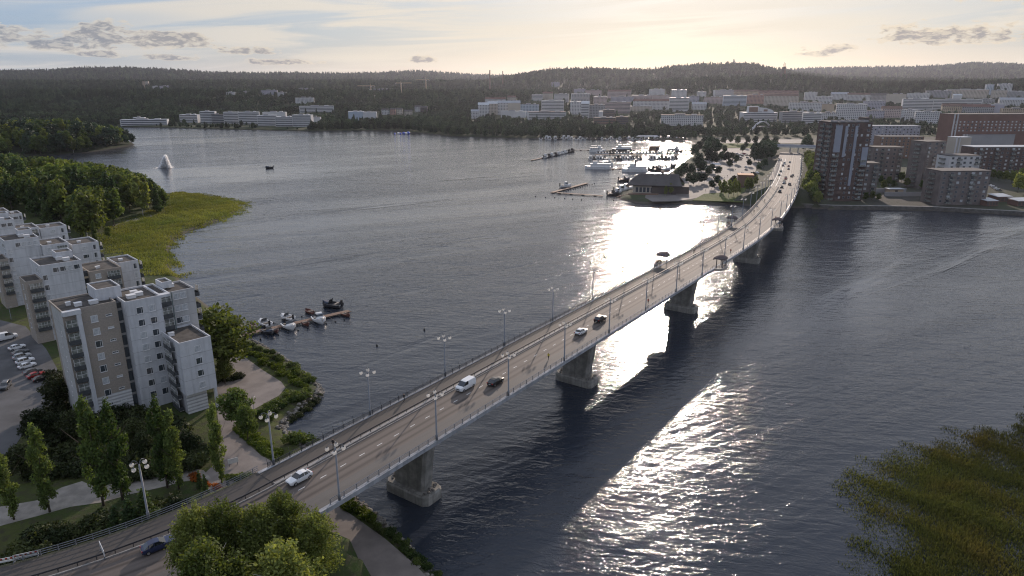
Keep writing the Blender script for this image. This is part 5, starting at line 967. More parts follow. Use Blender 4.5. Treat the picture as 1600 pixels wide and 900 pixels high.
CENTRE = [
 (736, 748, 186, 174, 'white', 'punch', 'steel', 'small white house at the lake end of the terrace', 12, True), (747, 764, 182, 164, 'white', 'punch', 'pale', 'white terrace with a pale pitched roof, lake-most', 18, True), (762, 778, 180, 162, 'cream', 'punch', 'pale', 'cream terrace with a pale pitched roof', 18, True), (778, 795, 180, 161, 'white', 'punch', 'steel', 'white block with steel roof in the terrace', 18, True), (794, 813, 181, 161, 'cream', 'none', 'steel', 'cream block with steel roof in the terrace', 18, True),
 (783, 822, 184, 174, 'white', 'none', 'pale', 'plain white garage wall in front of the terrace', 14, False), (812, 842, 181, 163, 'blue', 'punch', 'dark', 'dark-roofed block with blue shade windows', 16, False), (846, 881, 178, 157, 'white', 'band', 'pale', 'bright white office with blue window bands', 16, False), (824, 884, 187, 175, 'white', 'band', 'brown', 'long low building with a brown roof before the white office', 20, False), (758, 790, 166, 155, 'white', 'punch', 'red', 'row of roofs with red gables above the terrace', 15, True), (793, 806, 158, 152, 'cream', 'punch', 'red', 'red-roofed house above the terrace', 14, True),
 (831, 848, 158, 148, 'white', 'band', 'pale', 'white block behind the bright office', 16, False), (848, 864, 157, 146, 'cream', 'punch', 'red', 'cream house with a red roof behind the bright office', 15, True), (866, 889, 160, 147, 'white', 'band', 'pale', 'white flat block up the hill from the bright office', 16, False), (862, 874, 136, 128.5, 'lilac', 'punch', 'pale', 'pair of distant towers under the purple hill', 20, False), (893, 921, 162, 146.5, 'white', 'balc', 'pale', 'white apartment block behind the balcony gable', 16, False), (891, 908, 179, 159, 'white', 'punch', 'pale', 'white square block by the tree gap', 16, False),
 (909, 921, 185, 162, 'white', 'band', 'pale', 'white gable end with stacked balconies', 22, True), (921, 945, 184, 164, 'grey', 'punch', 'dark', 'grey flank behind the balcony gable', 20, False), (897, 915, 148, 139, 'lilac', 'punch', 'dark', 'lilac block on the slope below the hill', 18, False), (915, 940, 150, 141, 'pink', 'punch', 'red', 'rose block on the slope below the hill', 18, False), (936, 985, 177, 160, 'pink', 'band', 'dark', 'long rose office with faint bands', 18, False), (928, 948, 166, 151, 'pink', 'punch', 'pale', 'rose block with a pale flat roof', 18, False), (950, 986, 153, 143, 'pink', 'punch', 'red', 'row of rose facades with bright dormers', 16, True),
 (936, 942, 190, 174, 'white', 'none', 'pale', 'white slab end of the dark glazed office', 14, False), (942, 960, 188, 172, 'dark', 'band', 'dark', 'dark glazed office with a white slab end', 16, False), (928, 962, 194, 184, 'brown', 'band', 'dark', 'low dark wing under the glazed office', 16, False), (963, 982, 195, 183, 'dark', 'band', 'brown', 'low dark block with white edges near the shore', 16, False), (977, 1018, 174, 166, 'cream', 'punch', 'pale', 'low pale-roofed block among trees', 16, False), (955, 990, 160, 151, 'lilac', 'punch', 'dark', 'lilac block in the old town rows', 16, False), (990, 1046, 172, 158, 'white', 'punch', 'red', 'long white facade with a red roof', 16, True), (988, 1020, 157, 149, 'pink', 'punch', 'pale', 'rose row with a pale roof behind the red one', 16, False), (1020, 1048, 158, 149, 'pink', 'punch', 'dark', 'rose row with a dark roof behind the red one', 16, False),
 (1046, 1076, 175, 153, 'white', 'band', 'pale', 'tall white banded block right of the red roof', 18, False), (1015, 1038, 153, 139.5, 'white', 'punch', 'pale', 'white slab with a sunlit roof edge on the slope', 16, False), (1050, 1073, 152, 140.5, 'white', 'punch', 'steel', 'white slab with a lit dormer on the slope', 16, False), (1076, 1092, 160, 150, 'lilac', 'punch', 'dark', 'lilac block below the two slabs', 16, False), (1034, 1098, 197, 180, 'white', 'punch', 'brown', 'white three-storey school with a dark roof near the shore', 18, False), (1082, 1104, 172, 163, 'white', 'punch', 'steel', 'pale pitched roof among the trees', 18, True),
 (1090, 1103, 152, 143.5, 'white', 'punch', 'pale', 'small white block beside the church trees', 16, False), (1101, 1132, 162, 152, 'pink', 'punch', 'red', 'rose row left of the pale blue hall', 16, False), (1116, 1148, 152, 141, 'white', 'band', 'pale', 'white long block under the observation ridge', 18, False), (1148, 1184, 153, 143, 'tan', 'punch', 'brown', 'tan row with a brown roof under the ridge', 16, True), (1131, 1166, 166, 149.5, 'blue', 'band', 'pale', 'pale blue hall with a bright gable', 20, False), (1166, 1196, 162, 148, 'palered', 'punch', 'brown', 'dull red block beside the blue hall', 16, False), (1196, 1246, 166, 150, 'cream', 'punch', 'brown', 'cream city hall block with two rows of arched windows', 18, True), (1184, 1246, 152, 144, 'palered', 'punch', 'red', 'long red roof behind the cream block', 14, True),
 (1221, 1262, 192, 175, 'grey', 'band', 'dark', 'grey office left of the brick tower', 18, False), (1256, 1283, 194, 177, 'white', 'band', 'pale', 'white banded office touching the brick tower skyline', 18, False), (1235, 1282, 176, 160, 'white', 'punch', 'brown', 'white block with a wide brown roof', 18, False), (1258, 1276, 158, 144.5, 'white', 'punch', 'pale', 'white stepped tower on the slope', 16, False), (1281, 1302, 175, 163, 'tan', 'none', 'dark', 'tan windowless store block', 20, False), (1283, 1307, 188, 176, 'white', 'punch', 'dark', 'white block with a row of dark attic windows', 16, False), (1276, 1300, 162, 151, 'white', 'punch', 'pale', 'white row behind the brown roof', 16, False),
 (1309, 1352, 188, 163, 'white', 'punch', 'pale', 'big white punched-window block in the centre', 20, False), (1300, 1325, 156, 147, 'white', 'punch', 'steel', 'white gabled row below the ridge', 16, True), (1325, 1358, 158, 148, 'white', 'punch', 'brown', 'white row with a brown roof below the ridge', 16, True), (1352, 1381, 174, 158, 'lilac', 'punch', 'steel', 'lilac block right of the big punched one', 18, False), (1358, 1388, 158, 149, 'grey', 'punch', 'dark', 'grey row below the ridge', 16, True), (1388, 1413, 163, 147, 'cream', 'none', 'brown', 'cream blind-walled block on the slope', 18, False), (1355, 1380, 185, 173, 'lilac', 'punch', 'dark', 'low lilac roofs before the cream block', 18, False), (1380, 1408, 184, 170, 'pink', 'punch', 'brown', 'low rose roofs before the cream block', 18, True),
 (1413, 1455, 176, 155, 'white', 'band', 'pale', 'long white department building, first half', 20, False), (1455, 1530, 172, 155.5, 'white', 'band', 'steel', 'long white department building, second half', 20, False), (1412, 1433, 190, 172, 'white', 'punch', 'steel', 'bright white corner house with sunlit edge', 16, False), (1433, 1468, 193, 175, 'white', 'punch', 'steel', 'white block with tall window pairs', 16, False), (1420, 1450, 158, 146, 'white', 'punch', 'pale', 'white stepped roofs on the slope', 16, False), (1450, 1484, 153, 142, 'grey', 'punch', 'steel', 'grey long block on the slope, first of two', 18, False), (1484, 1540, 153, 140, 'cream', 'punch', 'pale', 'pale long block on the slope, second of two', 18, False),
 (1490, 1502, 158, 149, 'white', 'none', 'pale', 'white gable on the slope', 12, True), (1475, 1508, 180, 166, 'tan', 'punch', 'brown', 'brown-roofed block before the department building', 18, True), (1508, 1550, 180, 167, 'grey', 'punch', 'red', 'red-roofed block before the department building', 18, True), (1549, 1567, 180, 163, 'lilac', 'none', 'pale', 'plain lilac gable above the dark office', 16, False), (1541, 1551, 148, 132, 'blue', 'punch', 'pale', 'slim pale tower at the picture edge skyline', 16, False), (1552, 1570, 160, 141, 'cream', 'punch', 'pale', 'sunlit stepped block at the edge skyline', 18, False), (1561, 1580, 144, 131, 'white', 'punch', 'pale', 'white twin block at the edge skyline', 18, False), (1572, 1600, 152, 143, 'grey', 'punch', 'pale', 'grey block at the edge skyline', 18, False), (1566, 1606, 166, 156, 'white', 'punch', 'steel', 'white row with steel roof at the picture edge', 18, True), (1570, 1612, 182, 170, 'tan', 'punch', 'dark', 'tan block at the picture edge', 18, False), (1530, 1552, 166, 155, 'grey', 'punch', 'steel', 'grey block at the end of the department building', 18, False)]
for t in TOWN: town(*t[:8], depth=t[8], group='buildings on the far wooded shore')
for t in CENTRE: town(*t[:8], depth=t[8], gable=t[9], group='buildings of the city centre')
for i, (x0, x1, yb, yt) in enumerate([(596, 608, 180, 172), (610, 618, 179, 171), (620, 629, 179, 171), (648, 657, 175, 167), (657, 668, 176, 168), (632, 644, 181, 174)]):
    town(x0, x1, yb, yt, ['white', 'palered', 'cream', 'white', 'dark', 'cream'][i], 'punch', 'dark', 'small gabled villa in the shore trees, ' + ORD[i] + ' from the flat pale hall', 11, None, True, group='villas in the shore trees', name='villa')
# theatre-like white building
def fly(b, x, y, h):
    MB().loft([[(-x * .68, -y * .4, h), (x * .0, -y * .4, h), (x * .0, y * .4, h), (-x * .68, y * .4, h)], [(-x * .66, -y * .4, h + 12), (-x * .05, -y * .4, h + 12), (-x * .05, y * .4, h + 12), (-x * .66, y * .4, h + 12)]]).build('fly_tower', CW['white'], b)
    MB().box(-x * .62, -x * .1, -y * .4 - .1, -y * .4, h + 1, h + 10.5).build('dark_panel', CW['brown'], b)
    MB().loft([[(0, yy, h), (x * .9, yy, h), (x * .75, yy, h + 5), (x * .4, yy, h + 8.5), (0, yy, h + 10)] for yy in (-y * .35, y * .5)]).build('curved_roof', CW['white'], b)
    MB().box(x * .25, x * .48, -y * .36 - .1, -y * .36, h + 2, h + 6).build('dark_panel', CW['brown'], b)
town(1161, 1213, 190, 176, 'white', 'band', 'pale', 'sculptural white theatre with a tall stage tower near the arched footbridge', 30, 6, False, (fly,), name='theatre')
# ---------------------------------------------------------------- brick quarter at the bridge's far end (nearer, with separate windows)
BRK = mat('quarter_brick', (.088, .062, .057), .9, .25, .25); BRKG = mat('quarter_grey_brick', (.15, .13, .125), .9, .2, .25); PANL = mat('pale_blue_panel', (.25, .27, .32), .6, .08, .2); BALR = mat('balcony_rail_pale', (.26, .26, .27), .5, .1)
QG = 'blocks of the brick quarter'
_qw = {}
def qwin(b, x, z, w, h, y, m=WINB, face=0, name='window'):
    k = (round(w, 1), round(h, 1), m.name)
    if k not in _qw:
        f = MB(); f.box(-w / 2 - .1, w / 2 + .1, -.06, .02, -.1, 0); f.box(-w / 2 - .1, w / 2 + .1, -.06, .02, h, h + .1); f.box(-w / 2 - .1, -w / 2, -.06, .02, 0, h); f.box(w / 2, w / 2 + .1, -.06, .02, 0, h)
        _qw[k] = (MB().box(-w / 2, w / 2, -.03, .02, 0, h).mesh('pane', m), f.mesh('window', BALR))
    loc, rz = ((x, y, z), 0) if face == 0 else ((y, x, z), R(-90)) if face < 0 else ((y, x, z), R(90))
    o = link(name, _qw[k][1], b, loc, rz); link('pane', _qw[k][0], o)
_qb = {}
def qbal(b, x, z, w, y, face=0, d=1.4):
    if w not in _qb: m = MB(); m.box(-w / 2, w / 2, -d, 0, -.15, .02); p = MB(); p.box(-w / 2, w / 2, -d - .04, -d, 0, 1.05); p.box(-w / 2, -w / 2 + .04, -d, 0, 0, 1.05); p.box(w / 2 - .04, w / 2, -d, 0, 0, 1.05); _qb[w] = (m.mesh('balcony', BALR), p.mesh('balcony_front', GL_B))
    loc, rz = ((x, y, z), 0) if face == 0 else ((y, x, z), R(-90)) if face < 0 else ((y, x, z), R(90))
    o = link('balcony', _qb[w][0], b, loc, rz); link('balcony_front', _qb[w][1], o)
def qblock(x0, x1, yb, yt, depth, wall, label, yaw=0.0, floors=None, zb=3.0, roof='dark', name='apartment_building', base=None):
    q = at((x0 + x1) / 2, yb, zb) if base is None else base; k = (q.y * cP + (CAMZ - q.z) * sP) / FPX; r1 = ray((x0 + x1) / 2, yt); h = CAMZ + r1[2] / r1[1] * q.y - q.z; w = (x1 - x0) * k
    b = empty(name, q, R(yaw), label, 'building', QG); FOOT.append((q.x, q.y + depth / 2, w / 2 + 3, depth))
    MB().box(-w / 2, w / 2, 0, depth, -2, h).build('wall', wall, b); MB().box(-w / 2 - .15, w / 2 + .15, -.15, depth + .15, h, h + .5).build('roof', CR[roof], b)
    n = floors or max(1, round(h / 3.1)); return b, w, h, h / n, n
b, w, h, fh, n = qblock(1287, 1347, 312, 192, 20, BRK, 'tall red-brown brick tower with pale panels beside the bridge end', 4)
rq = random.Random(2)
for i in range(n):
    z = fh * i + .8
    for j, fx in enumerate((-.42, -.30, -.12, .0, .14, .26, .42)):
        if rq.random() < .85: qwin(b, fx * w, z, 1.5 if j in (0, 6) else 1.1, 1.35, -.01, GL_P if rq.random() < .3 else WINB)
    for yy in (4.5, 12.5): qbal(b, -yy if False else yy, z - .6, 5.4, -w / 2, -1); qwin(b, yy, z, 2.6, 1.5, -w / 2 - .01, WINB, -1)
    for yy in (3, 8, 13): qwin(b, yy, z, 1.4, 1.4, w / 2 + .01, WINB, 1)
    if i < n - 6: qbal(b, -.38 * w, z - .6, 3.6, 0)
    if i < n - 7: qbal(b, .36 * w, z - .6, 4.0, 0)
MB().box(-.36 * w - 2.2, -.36 * w + 2.2, -.35, -.05, fh * (n - 6), fh * (n - .5)).build('pale_panel', PANL, b); MB().box(.40 * w - 2, .40 * w + 2, -.35, -.05, fh * (n - 9), fh * (n - 5)).build('pale_panel', PANL, b); MB().box(-.16 * w - .9, -.16 * w + .9, -.3, -.05, fh * (n - 7), fh * (n - .6)).build('pale_panel', PANL, b); MB().box(.10 * w - .9, .10 * w + .9, -.3, -.05, fh * 3, fh * (n - .6)).build('pale_panel', PANL, b)
for i in range(5): MB().box(-w / 2 + w * i / 5 + .6, -w / 2 + w * i / 5 + 3.4, 2, 6, h + .5, h + 1.6).build('roof_plant', CW['grey'], b)
MB().box(w / 2 - 3, w / 2, 4, 12, h + .5, h + 3.2).build('lift_house', CW['dark'], b)
for (x0, x1, yb, yt, dp, wl, lab, yaw, rf, zb, bal) in [(1344, 1367, 306, 256, 14, BRKG, 'narrow block with stacked pale balconies against the tall brick tower', -6, 'dark', 3, True), (1359, 1404, 282, 231, 14, BRKG, 'brown courtyard block with projecting upper balconies behind the tall tower', -3, 'dark', 3, True), (1372, 1438, 246, 214, 14, CW['brown'], 'long brown block behind the courtyard', -2, 'dark', 3, False), (1357, 1434, 224, 197, 16, PANL, 'long pale blue block with a grey roof behind the brick tower', -1, 'steel', 4, False),
        (1461, 1541, 318, 268, 16, BRKG, 'six-storey grey brick block at the water with pale balconies', 4, 'dark', 3, True), (1474, 1523, 300, 244, 14, CW['white'], 'white penthouse storeys set back above the grey brick block', 4, 'dark', 3, True), (1434, 1470, 292, 222, 15, BRKG, 'long balcony wing running back from the grey brick block', 14, 'dark', 3, True), (1512, 1640, 272, 230, 15, BRK, 'long brick apartment row under a pale roof', 2, 'pale', 4, True), (1480, 1640, 238, 179, 26, CW['brick'], 'large dark red office with rows of pale blinds', 3, 'dark', 5, False), (1488, 1514, 250, 215, 12, CW['cream'], 'sunlit cream gable between the office and the brick row', 12, 'pale', 4, False), (1500, 1582, 240, 211, 18, CW['grey'], 'grey podium hall under the dark red office', 3, 'steel', 4, False)]:
    b, w, h, fh, n = qblock(x0, x1, yb, yt, dp, wl, lab, yaw, None, zb, rf)
    m = max(2, int(w / 4.4)); z0 = 0
    if 'podium' in lab or 'gable' in lab: n = 0
    for i in range(n):
        if 'office' in lab and (i < n - 6 or i > n - 3): continue
        for j in range(m):
            xx = -w / 2 + w * (j + .5) / m
            if bal and (j + (i // 2 if 'wing' in lab else 0)) % 3 == 1: qbal(b, xx, fh * i + .3, 3.2, 0)
            qwin(b, xx, fh * i + 1.0, 2.2 if bal and j % 3 == 1 else 1.6, 1.4, -.01, GL_P if rq.random() < (.8 if 'office' in lab else .35) else WINB)
        if bal and w < 60: qbal(b, dp * .5, fh * i + .3, 5, -w / 2, -1)
    if 'office' in lab: [MB().box(-w / 2 + dx_, -w / 2 + dx_ + 1.2, -.8, 0, 0, h + 1).build('white_fin', CW['white'], b) for dx_ in (-1.4, 2.0)]
# sheds, parked cars on the quarter's quay
for i, (x0, x1, yb, yt) in enumerate([(1556, 1582, 314, 298), (1588, 1616, 321, 306), (1540, 1560, 321, 308)]):
    q = at((x0 + x1) / 2, yb, 2.4); k = q.y / FPX; w = (x1 - x0) * k; o = empty('garage_shed', q, R(8), 'low brick garage with a pale roof on the quay, ' + ORD[i] + ' from the trees', 'garage', 'garages on the quay')
    MB().box(-w / 2, w / 2, 0, 8, -1, 2.8).build('wall', CW['brick'], o); MB().loft([[(-w / 2 - .3, -.4, 2.8), (-w / 2 - .3, 8.4, 3.6), (-w / 2 - .3, 8.4, 3.75), (-w / 2 - .3, -.4, 2.95)], [(w / 2 + .3, -.4, 2.8), (w / 2 + .3, 8.4, 3.6), (w / 2 + .3, 8.4, 3.75), (w / 2 + .3, -.4, 2.95)]]).build('roof', CR['pale'], o)
    for j in range(4): MB().box(-w / 2 + (j + .12) * w / 4, -w / 2 + (j + .88) * w / 4, -.06, 0, 0, 2.2).build('garage_door', CW['dark'], o)
for i, (x, y, c) in enumerate([(1549, 291, 'white'), (1553, 293.5, 'silver'), (1557, 296, 'white'), (1561, 298.5, 'grey'), (1545, 288.5, 'black')]): car(at(x, y, 2.3), R(100), 'car', c, c + ' car parked on the quay beside the garages, ' + ORD[i] + ' of the row', 'cars parked on the quay')
# quay wall along the brick quarter and courtyard pieces
qw = empty('quay_wall', at(1400, 326, 0), 0, 'low stone quay wall under the brick quarter', 'wall'); pts = [at(x, y, 0) for x, y in ((1252, 324.5), (1300, 327), (1450, 329), (1600, 337), (1760, 345))]
mb = MB(); mb.loft([[(p.x, p.y, -1), (p.x + .3, p.y + 1.6, -1), (p.x + .3, p.y + 1.6, 2.35), (p.x, p.y, 2.35)] for p in pts]); mb.build('stone_face', mat('quay_stone', (.10, .095, .09), .9, .3, .5), qw, world=True)
mb = MB(); mb.loft([[(p.x - .1, p.y - .1, 2.36), (p.x + .4, p.y + 1.7, 2.36), (p.x + .4, p.y + 1.7, 2.6), (p.x - .1, p.y - .1, 2.6)] for p in pts]); mb.build('coping', mat('quay_coping', (.24, .23, .22), .85, .2, .5), qw, world=True)
for i, (x, y, w_, lab) in enumerate([(1372, 300, 40, 'long grey courtyard wall between the two brick blocks'), (1420, 306, 34, 'grey courtyard wall beside the white-roofed kiosk')]):
    q = at(x, y, 2.4); o = tag(MB().box(-w_ / 2, w_ / 2, 0, .5, -1, 2.6).build('courtyard_wall', CW['grey']), lab, 'wall'); o.location = q
q = at(1400, 302, 2.4); o = empty('kiosk', q, 0, 'small white-roofed kiosk in the brick quarter courtyard', 'kiosk'); MB().box(-5, 5, 0, 5, -1, 2.8).build('wall', CW['tan'], o); MB().box(-5.6, 5.6, -.6, 5.6, 2.8, 3.1).build('roof', CR['pale'], o); MB().box(-1, 1, -.06, 0, 0, 2.1).build('door', CW['dark'], o)
# ---------------------------------------------------------------- landmarks on the skyline
def far_at(x, D, zf=z_far): a = (x - 800) * cP / FPX; X = a * D; return Vector((X, D, float(zf([(X, D)])[0])))
def top_z(x, y, D): r_ = ray(x, y); return CAMZ + r_[2] / r_[1] * D
for x, yt, D, r_, lab in ((765.5, 110.5, 3000, 3.4, 'dark power plant chimney, the thicker of the two on the skyline'), (785.5, 111.5, 3300, 2.6, 'slim power plant chimney, the paler of the two on the skyline')):
    q = far_at(x, D); h = top_z(x, yt, D) - q.z; o = empty('chimney_stack', q, 0, lab, 'chimney', 'power plant chimneys'); MB().tube([(0, 0, -3), (0, 0, h)], [r_, r_ * .7], 10).build('shaft', CW['brown'], o); MB().tube([(0, 0, h), (0, 0, h + 2)], r_ * .8, 10).build('rim', CW['dark'], o)
q = far_at(1144, 3720); h = top_z(1144, 92.5, 3720) - q.z; o = empty('ski_jump', q, 0, 'ski jump tower standing on the crest of the hill', 'ski jump'); k = 3720 / FPX
MB().box(-1.0 * k, .0 * k, -4, 4, -5, h).build('tower', CW['grey'], o); MB().loft([[(-.8 * k, -3, h), (-.8 * k, 3, h), (-.8 * k, 3, h - 6), (-.8 * k, -3, h - 6)], [(3 * k, -3, h * .55), (3 * k, 3, h * .55), (3 * k, 3, h * .55 - 5), (3 * k, -3, h * .55 - 5)], [(8 * k, -3, h * .1), (8 * k, 3, h * .1), (8 * k, 3, h * .1 - 5), (8 * k, -3, h * .1 - 5)]]).build('inrun_ramp', CW['grey'], o); MB().tube([(3 * k, 0, h * .5), (3 * k, 0, -5)], 2.5, 6).build('support', CW['grey'], o)
D = 2330; q = far_at(1222.5, D); h = top_z(1222, 104, D) - q.z; o = empty('observation_tower', q, 0, 'dark blocky observation tower with masts on the forested ridge', 'tower'); k = D / FPX
MB().box(-2.2 * k, -.2 * k, -5, 5, -5, h * .96).build('tower_slab', CW['dark'], o); MB().box(.1 * k, 2.3 * k, -5, 5, -5, h).build('tower_slab', CW['brown'], o); MB().box(-3.5 * k, 4 * k, -8, 8, -5, h * .45).build('base_hall', CW['dark'], o)
for dx_, hh in ((-1.5, 9), (0, 14), (1.6, 11)): MB().tube([(dx_ * k, 0, h * .9), (dx_ * k, 0, h + hh)], .5, 5).build('mast', DSTEEL, o)
q = far_at(859, 3650); h = top_z(859, 102.5, 3650) - q.z; o = empty('radio_mast', q, 0, 'thin lattice mast on the purple hill', 'mast'); MB().tube([(0, 0, -3), (0, 0, h)], [1.6, .7], 5).build('mast_pole', CW['palered'], o); MB().tube([(-4, 0, h * .7), (4, 0, h * .7)], .6, 4).build('antenna_arm', DSTEEL, o)
for x, yb, yt, jl, jr, lab in ((579, 144, 134.5, -20, 6, 'tower crane, the one closest to the banded lakeside office'), (626.5, 144, 130, -8, 16, 'tower crane standing between its two fellows'), (665.5, 143, 125, -14, 5, 'tallest tower crane over the woods')):
    D = 2330; q = far_at(x, D); h = top_z(x, yt, D) - q.z; k = D / FPX; o = empty('tower_crane', q, 0, lab, 'crane', 'construction cranes'); CY = mat('crane_yellow', (.55, .42, .30), .6, .1)
    MB().box(-1.2, 1.2, -1.2, 1.2, -2, h).build('crane_mast', CY, o); MB().box(jl * k, jr * k, -.7, .7, h, h + 1.6).build('jib', CY, o); MB().tube([(0, 0, h + 1), (0, 0, h + 7)], .5, 4).build('apex', CY, o); MB().box((jr if abs(jr) < abs(jl) else jl) * k - 1.5, (jr if abs(jr) < abs(jl) else jl) * k + 1.5, -1.2, 1.2, h - 3, h).build('counterweight', CW['grey'], o); MB().box(.8, 3, -1, 1, h - 3, h - .4).build('cab', CW['white'], o)
# arched footbridge and road overpass
q0, q1 = hit(1172, 207), hit(1207, 205); o = empty('arched_footbridge', q0, 0, 'white arched footbridge before the theatre', 'bridge'); d = q1 - q0
for off in (-3, 0, 3): MB().tube([(d.x * t, d.y * t + off, 1 + 15 * math.sin(math.pi * t) ** .9) for t in np.linspace(0, 1, 15)], .7, 6).build('arch_rib', CW['white'], o)
MB().loft([[(d.x * t, d.y * t - 2.5, 3 + 5 * math.sin(math.pi * t)), (d.x * t, d.y * t + 2.5, 3 + 5 * math.sin(math.pi * t)), (d.x * t, d.y * t + 2.5, 4 + 5 * math.sin(math.pi * t)), (d.x * t, d.y * t - 2.5, 4 + 5 * math.sin(math.pi * t))] for t in np.linspace(0, 1, 9)]).build('deck', CW['grey'], o)
q = axis(712, 0); o = empty('road_overpass', q, heading_rz(712), 'pale road overpass spanning the street to the city', 'bridge')
MB().box(-24, 26, 0, 12, 5.6, 7.0).build('deck', CW['white'], o); MB().box(-24, 26, -.2, 0, 7.0, 8.1).box(-24, 26, 12, 12.2, 7.0, 8.1).build('parapet', PANL, o)
for x in (-20, -3, 5, 22): MB().box(x - .6, x + .6, 1, 11, -1, 5.6).build('pillar', CW['grey'], o)
MB().box(-30, -22, -2, 14, -1, 6.6).box(24, 34, -2, 14, -1, 6.6).build('abutment', CW['pink'], o)
# ---------------------------------------------------------------- harbour, promontory
LAWN = ground_mat('park_lawn', (.055, .085, .02), (.09, .11, .03), (.07, .075, .03), .06, .5); PROM = mat('harbour_paving', (.13, .12, .115), .85, .2, .08)
def fsheet(name, px, m, dz=.06, z=2.0, label=None):
    q = [at(x, y, z) for x, y in px]; a = sum(q[i].x * q[(i + 1) % len(q)].y - q[(i + 1) % len(q)].x * q[i].y for i in range(len(q))); q = q if a > 0 else q[::-1]
    return tag(MB().prism([(p.x, p.y) for p in q], z - .3, z + dz).build(name, m), label, kind='structure')
fsheet('harbour_square', [(1008, 309), (1010, 296), (1050, 292), (1062, 282), (1075, 268), (1096, 252), (1108, 236), (1128, 232), (1188, 232), (1192, 250), (1180, 268), (1160, 290), (1150, 296), (1120, 304), (1085, 310), (1060, 314), (1020, 315)], PROM, .06, 2.0, 'paved harbour square')
fsheet('park_lawn', [(1082, 313), (1100, 303), (1140, 300), (1168, 292), (1186, 280), (1190, 290), (1178, 308), (1165, 316)], LAWN, .12, 2.0, 'lawn on the bank beside the bridge end')
fsheet('park_lawn', [(1128, 231), (1185, 231), (1180, 222), (1125, 223)], LAWN, .12, 2.0, 'lawn between harbour and street')
fsheet('shore_street', [(1090, 221), (1130, 219), (1200, 218), (1262, 218), (1262, 224), (1200, 224), (1125, 224)], PROM, .16, 2.0, 'pale shore street')
for x, y, h_, kd in [(1085, 246, 14, 'leafy'), (1092, 238, 13, 'leafy'), (1104, 246, 17, 'leafy'), (1110, 240, 19, 'leafy'), (1118, 243, 18, 'leafy'), (1108, 256, 15, 'leafy'), (1116, 258, 13, 'leafy'), (1091, 266, 15, 'leafy'), (1096, 272, 12, 'leafy'), (1068, 276, 12, 'leafy'), (1060, 280, 10, 'leafy'), (1080, 276, 11, 'leafy'), (1076, 288, 9, 'leafy'), (1084, 290, 10, 'leafy'), (1092, 288, 9, 'leafy'), (1100, 286, 8, 'leafy'),
                     (1127, 252, 10, 'leafy'), (1135, 254, 11, 'leafy'), (1143, 250, 8, 'leafy'), (1132, 240, 9, 'leafy'), (1160, 238, 9, 'leafy'), (1165, 232, 8, 'leafy'), (1178, 252, 15, 'leafy'), (1185, 255, 17, 'leafy'), (1192, 254, 18, 'leafy'), (1199, 252, 17, 'leafy'), (1205, 250, 18, 'leafy'), (1180, 244, 15, 'leafy'), (1190, 242, 17, 'leafy'), (1200, 240, 16, 'leafy'), (1208, 240, 15, 'leafy'), (1196, 247, 17, 'leafy'),
                     (1130, 306, 11, 'slim'), (1138, 308, 12, 'slim'), (1146, 306, 12, 'slim'), (1152, 304, 10, 'slim'), (1166, 300, 10, 'slim'), (1172, 302, 9, 'slim'), (1180, 294, 8, 'slim'), (1125, 300, 8, 'slim'), (1040, 306, 7, 'slim'), (1048, 304, 8, 'slim')]:
    q = at(x, y, 2.0); q.z = max(q.z, float(z_far([(q.x, q.y)])[0])); tree('far' if kd == 'leafy' else kd, q, h_, 'dark leafy tree on the harbour point' if x < 1125 else 'tree between harbour car park and city street' if y < 260 else 'light birch on the bank beside the bridge end', 'trees of the harbour point', 1.1)
for i in range(30):
    s = 396 + i * 8.5 + rtree.uniform(-3, 3); q = axis(s, 13.5 + rtree.uniform(0, 9)); q.z = float(z_far([(q.x, q.y)])[0]); tree('leafy' if i % 3 else 'slim', q, rtree.uniform(10, 16), 'tree in the dense row between the street and the brick tower', 'tree row beside the brick tower', .95)
for x, y, h_ in [(1264, 316, 14), (1270, 318, 11), (1258, 312, 15), (1276, 320, 9), (1380, 296, 7), (1388, 290, 7), (1396, 294, 6), (1408, 284, 8), (1416, 292, 7), (1430, 288, 8), (1440, 296, 7), (1444, 286, 8), (1450, 300, 7), (1424, 280, 7), (1402, 276, 7), (1385, 282, 7), (1376, 288, 7), (1590, 300, 14), (1598, 292, 15), (1580, 286, 10), (1606, 300, 13), (1570, 284, 9), (1560, 282, 8), (1550, 280, 8), (1440, 278, 7), (1456, 306, 6), (1362, 312, 6), (1372, 314, 5), (1352, 314, 6)]:
    q = at(x, y, 2.4); tree('leafy', q, h_, 'tree at the foot of the tall brick tower' if x < 1300 else 'courtyard tree between the two brick blocks' if x < 1470 else 'tree by the quay garages at the picture edge', 'trees of the brick quarter', 1.1)
# passenger building with a broad dark roof
q = at(1022, 303, 2.0); hb = empty('harbour_building', q, R(-12), 'dark broad-roofed harbour restaurant with a stepped terrace on the point', 'building'); HK = q.y / FPX * 1.03
MB().box(-15, 13, 0, 17, -1.5, 6).build('wall', CW['cream'], hb); MB().box(-2, 15, -.3, 3, -1.5, 6.2).build('dark_wall', CW['dark'], hb)
MB().loft([[(-20, -2.2, 6.2), (19, -2.2, 6.2), (19, -1.9, 5.7), (-20, -1.9, 5.7)], [(-11, 9, 13.2), (16, 9, 13.2), (16, 9, 12.5), (-11, 9, 12.5)], [(-18, 21, 6.2), (21, 21, 6.2), (21, 20.6, 5.7), (-18, 20.6, 5.7)]], cap=True).build('roof', CR['dark'], hb)
MB().box(4, 6, 8, 10, 12, 15).build('chimney', CW['dark'], hb); MB().box(13, 24, 4, 16, -1, 5).build('wing', CW['dark'], hb)
for i in range(6): MB().box(-13 + i * 2.6, -11.2 + i * 2.6, -.08, 0, 1, 4.4).build('window', WINB, hb)
for i in range(6): MB().prism([(-26 + i * 1.6, -9 + i * .5), (3, -9 + i * .9), (3, -.4), (-20 + i, -.4)], -1.8 + i * .35, -1.2 + i * .35).build('terrace_step', CW['brown'], hb)
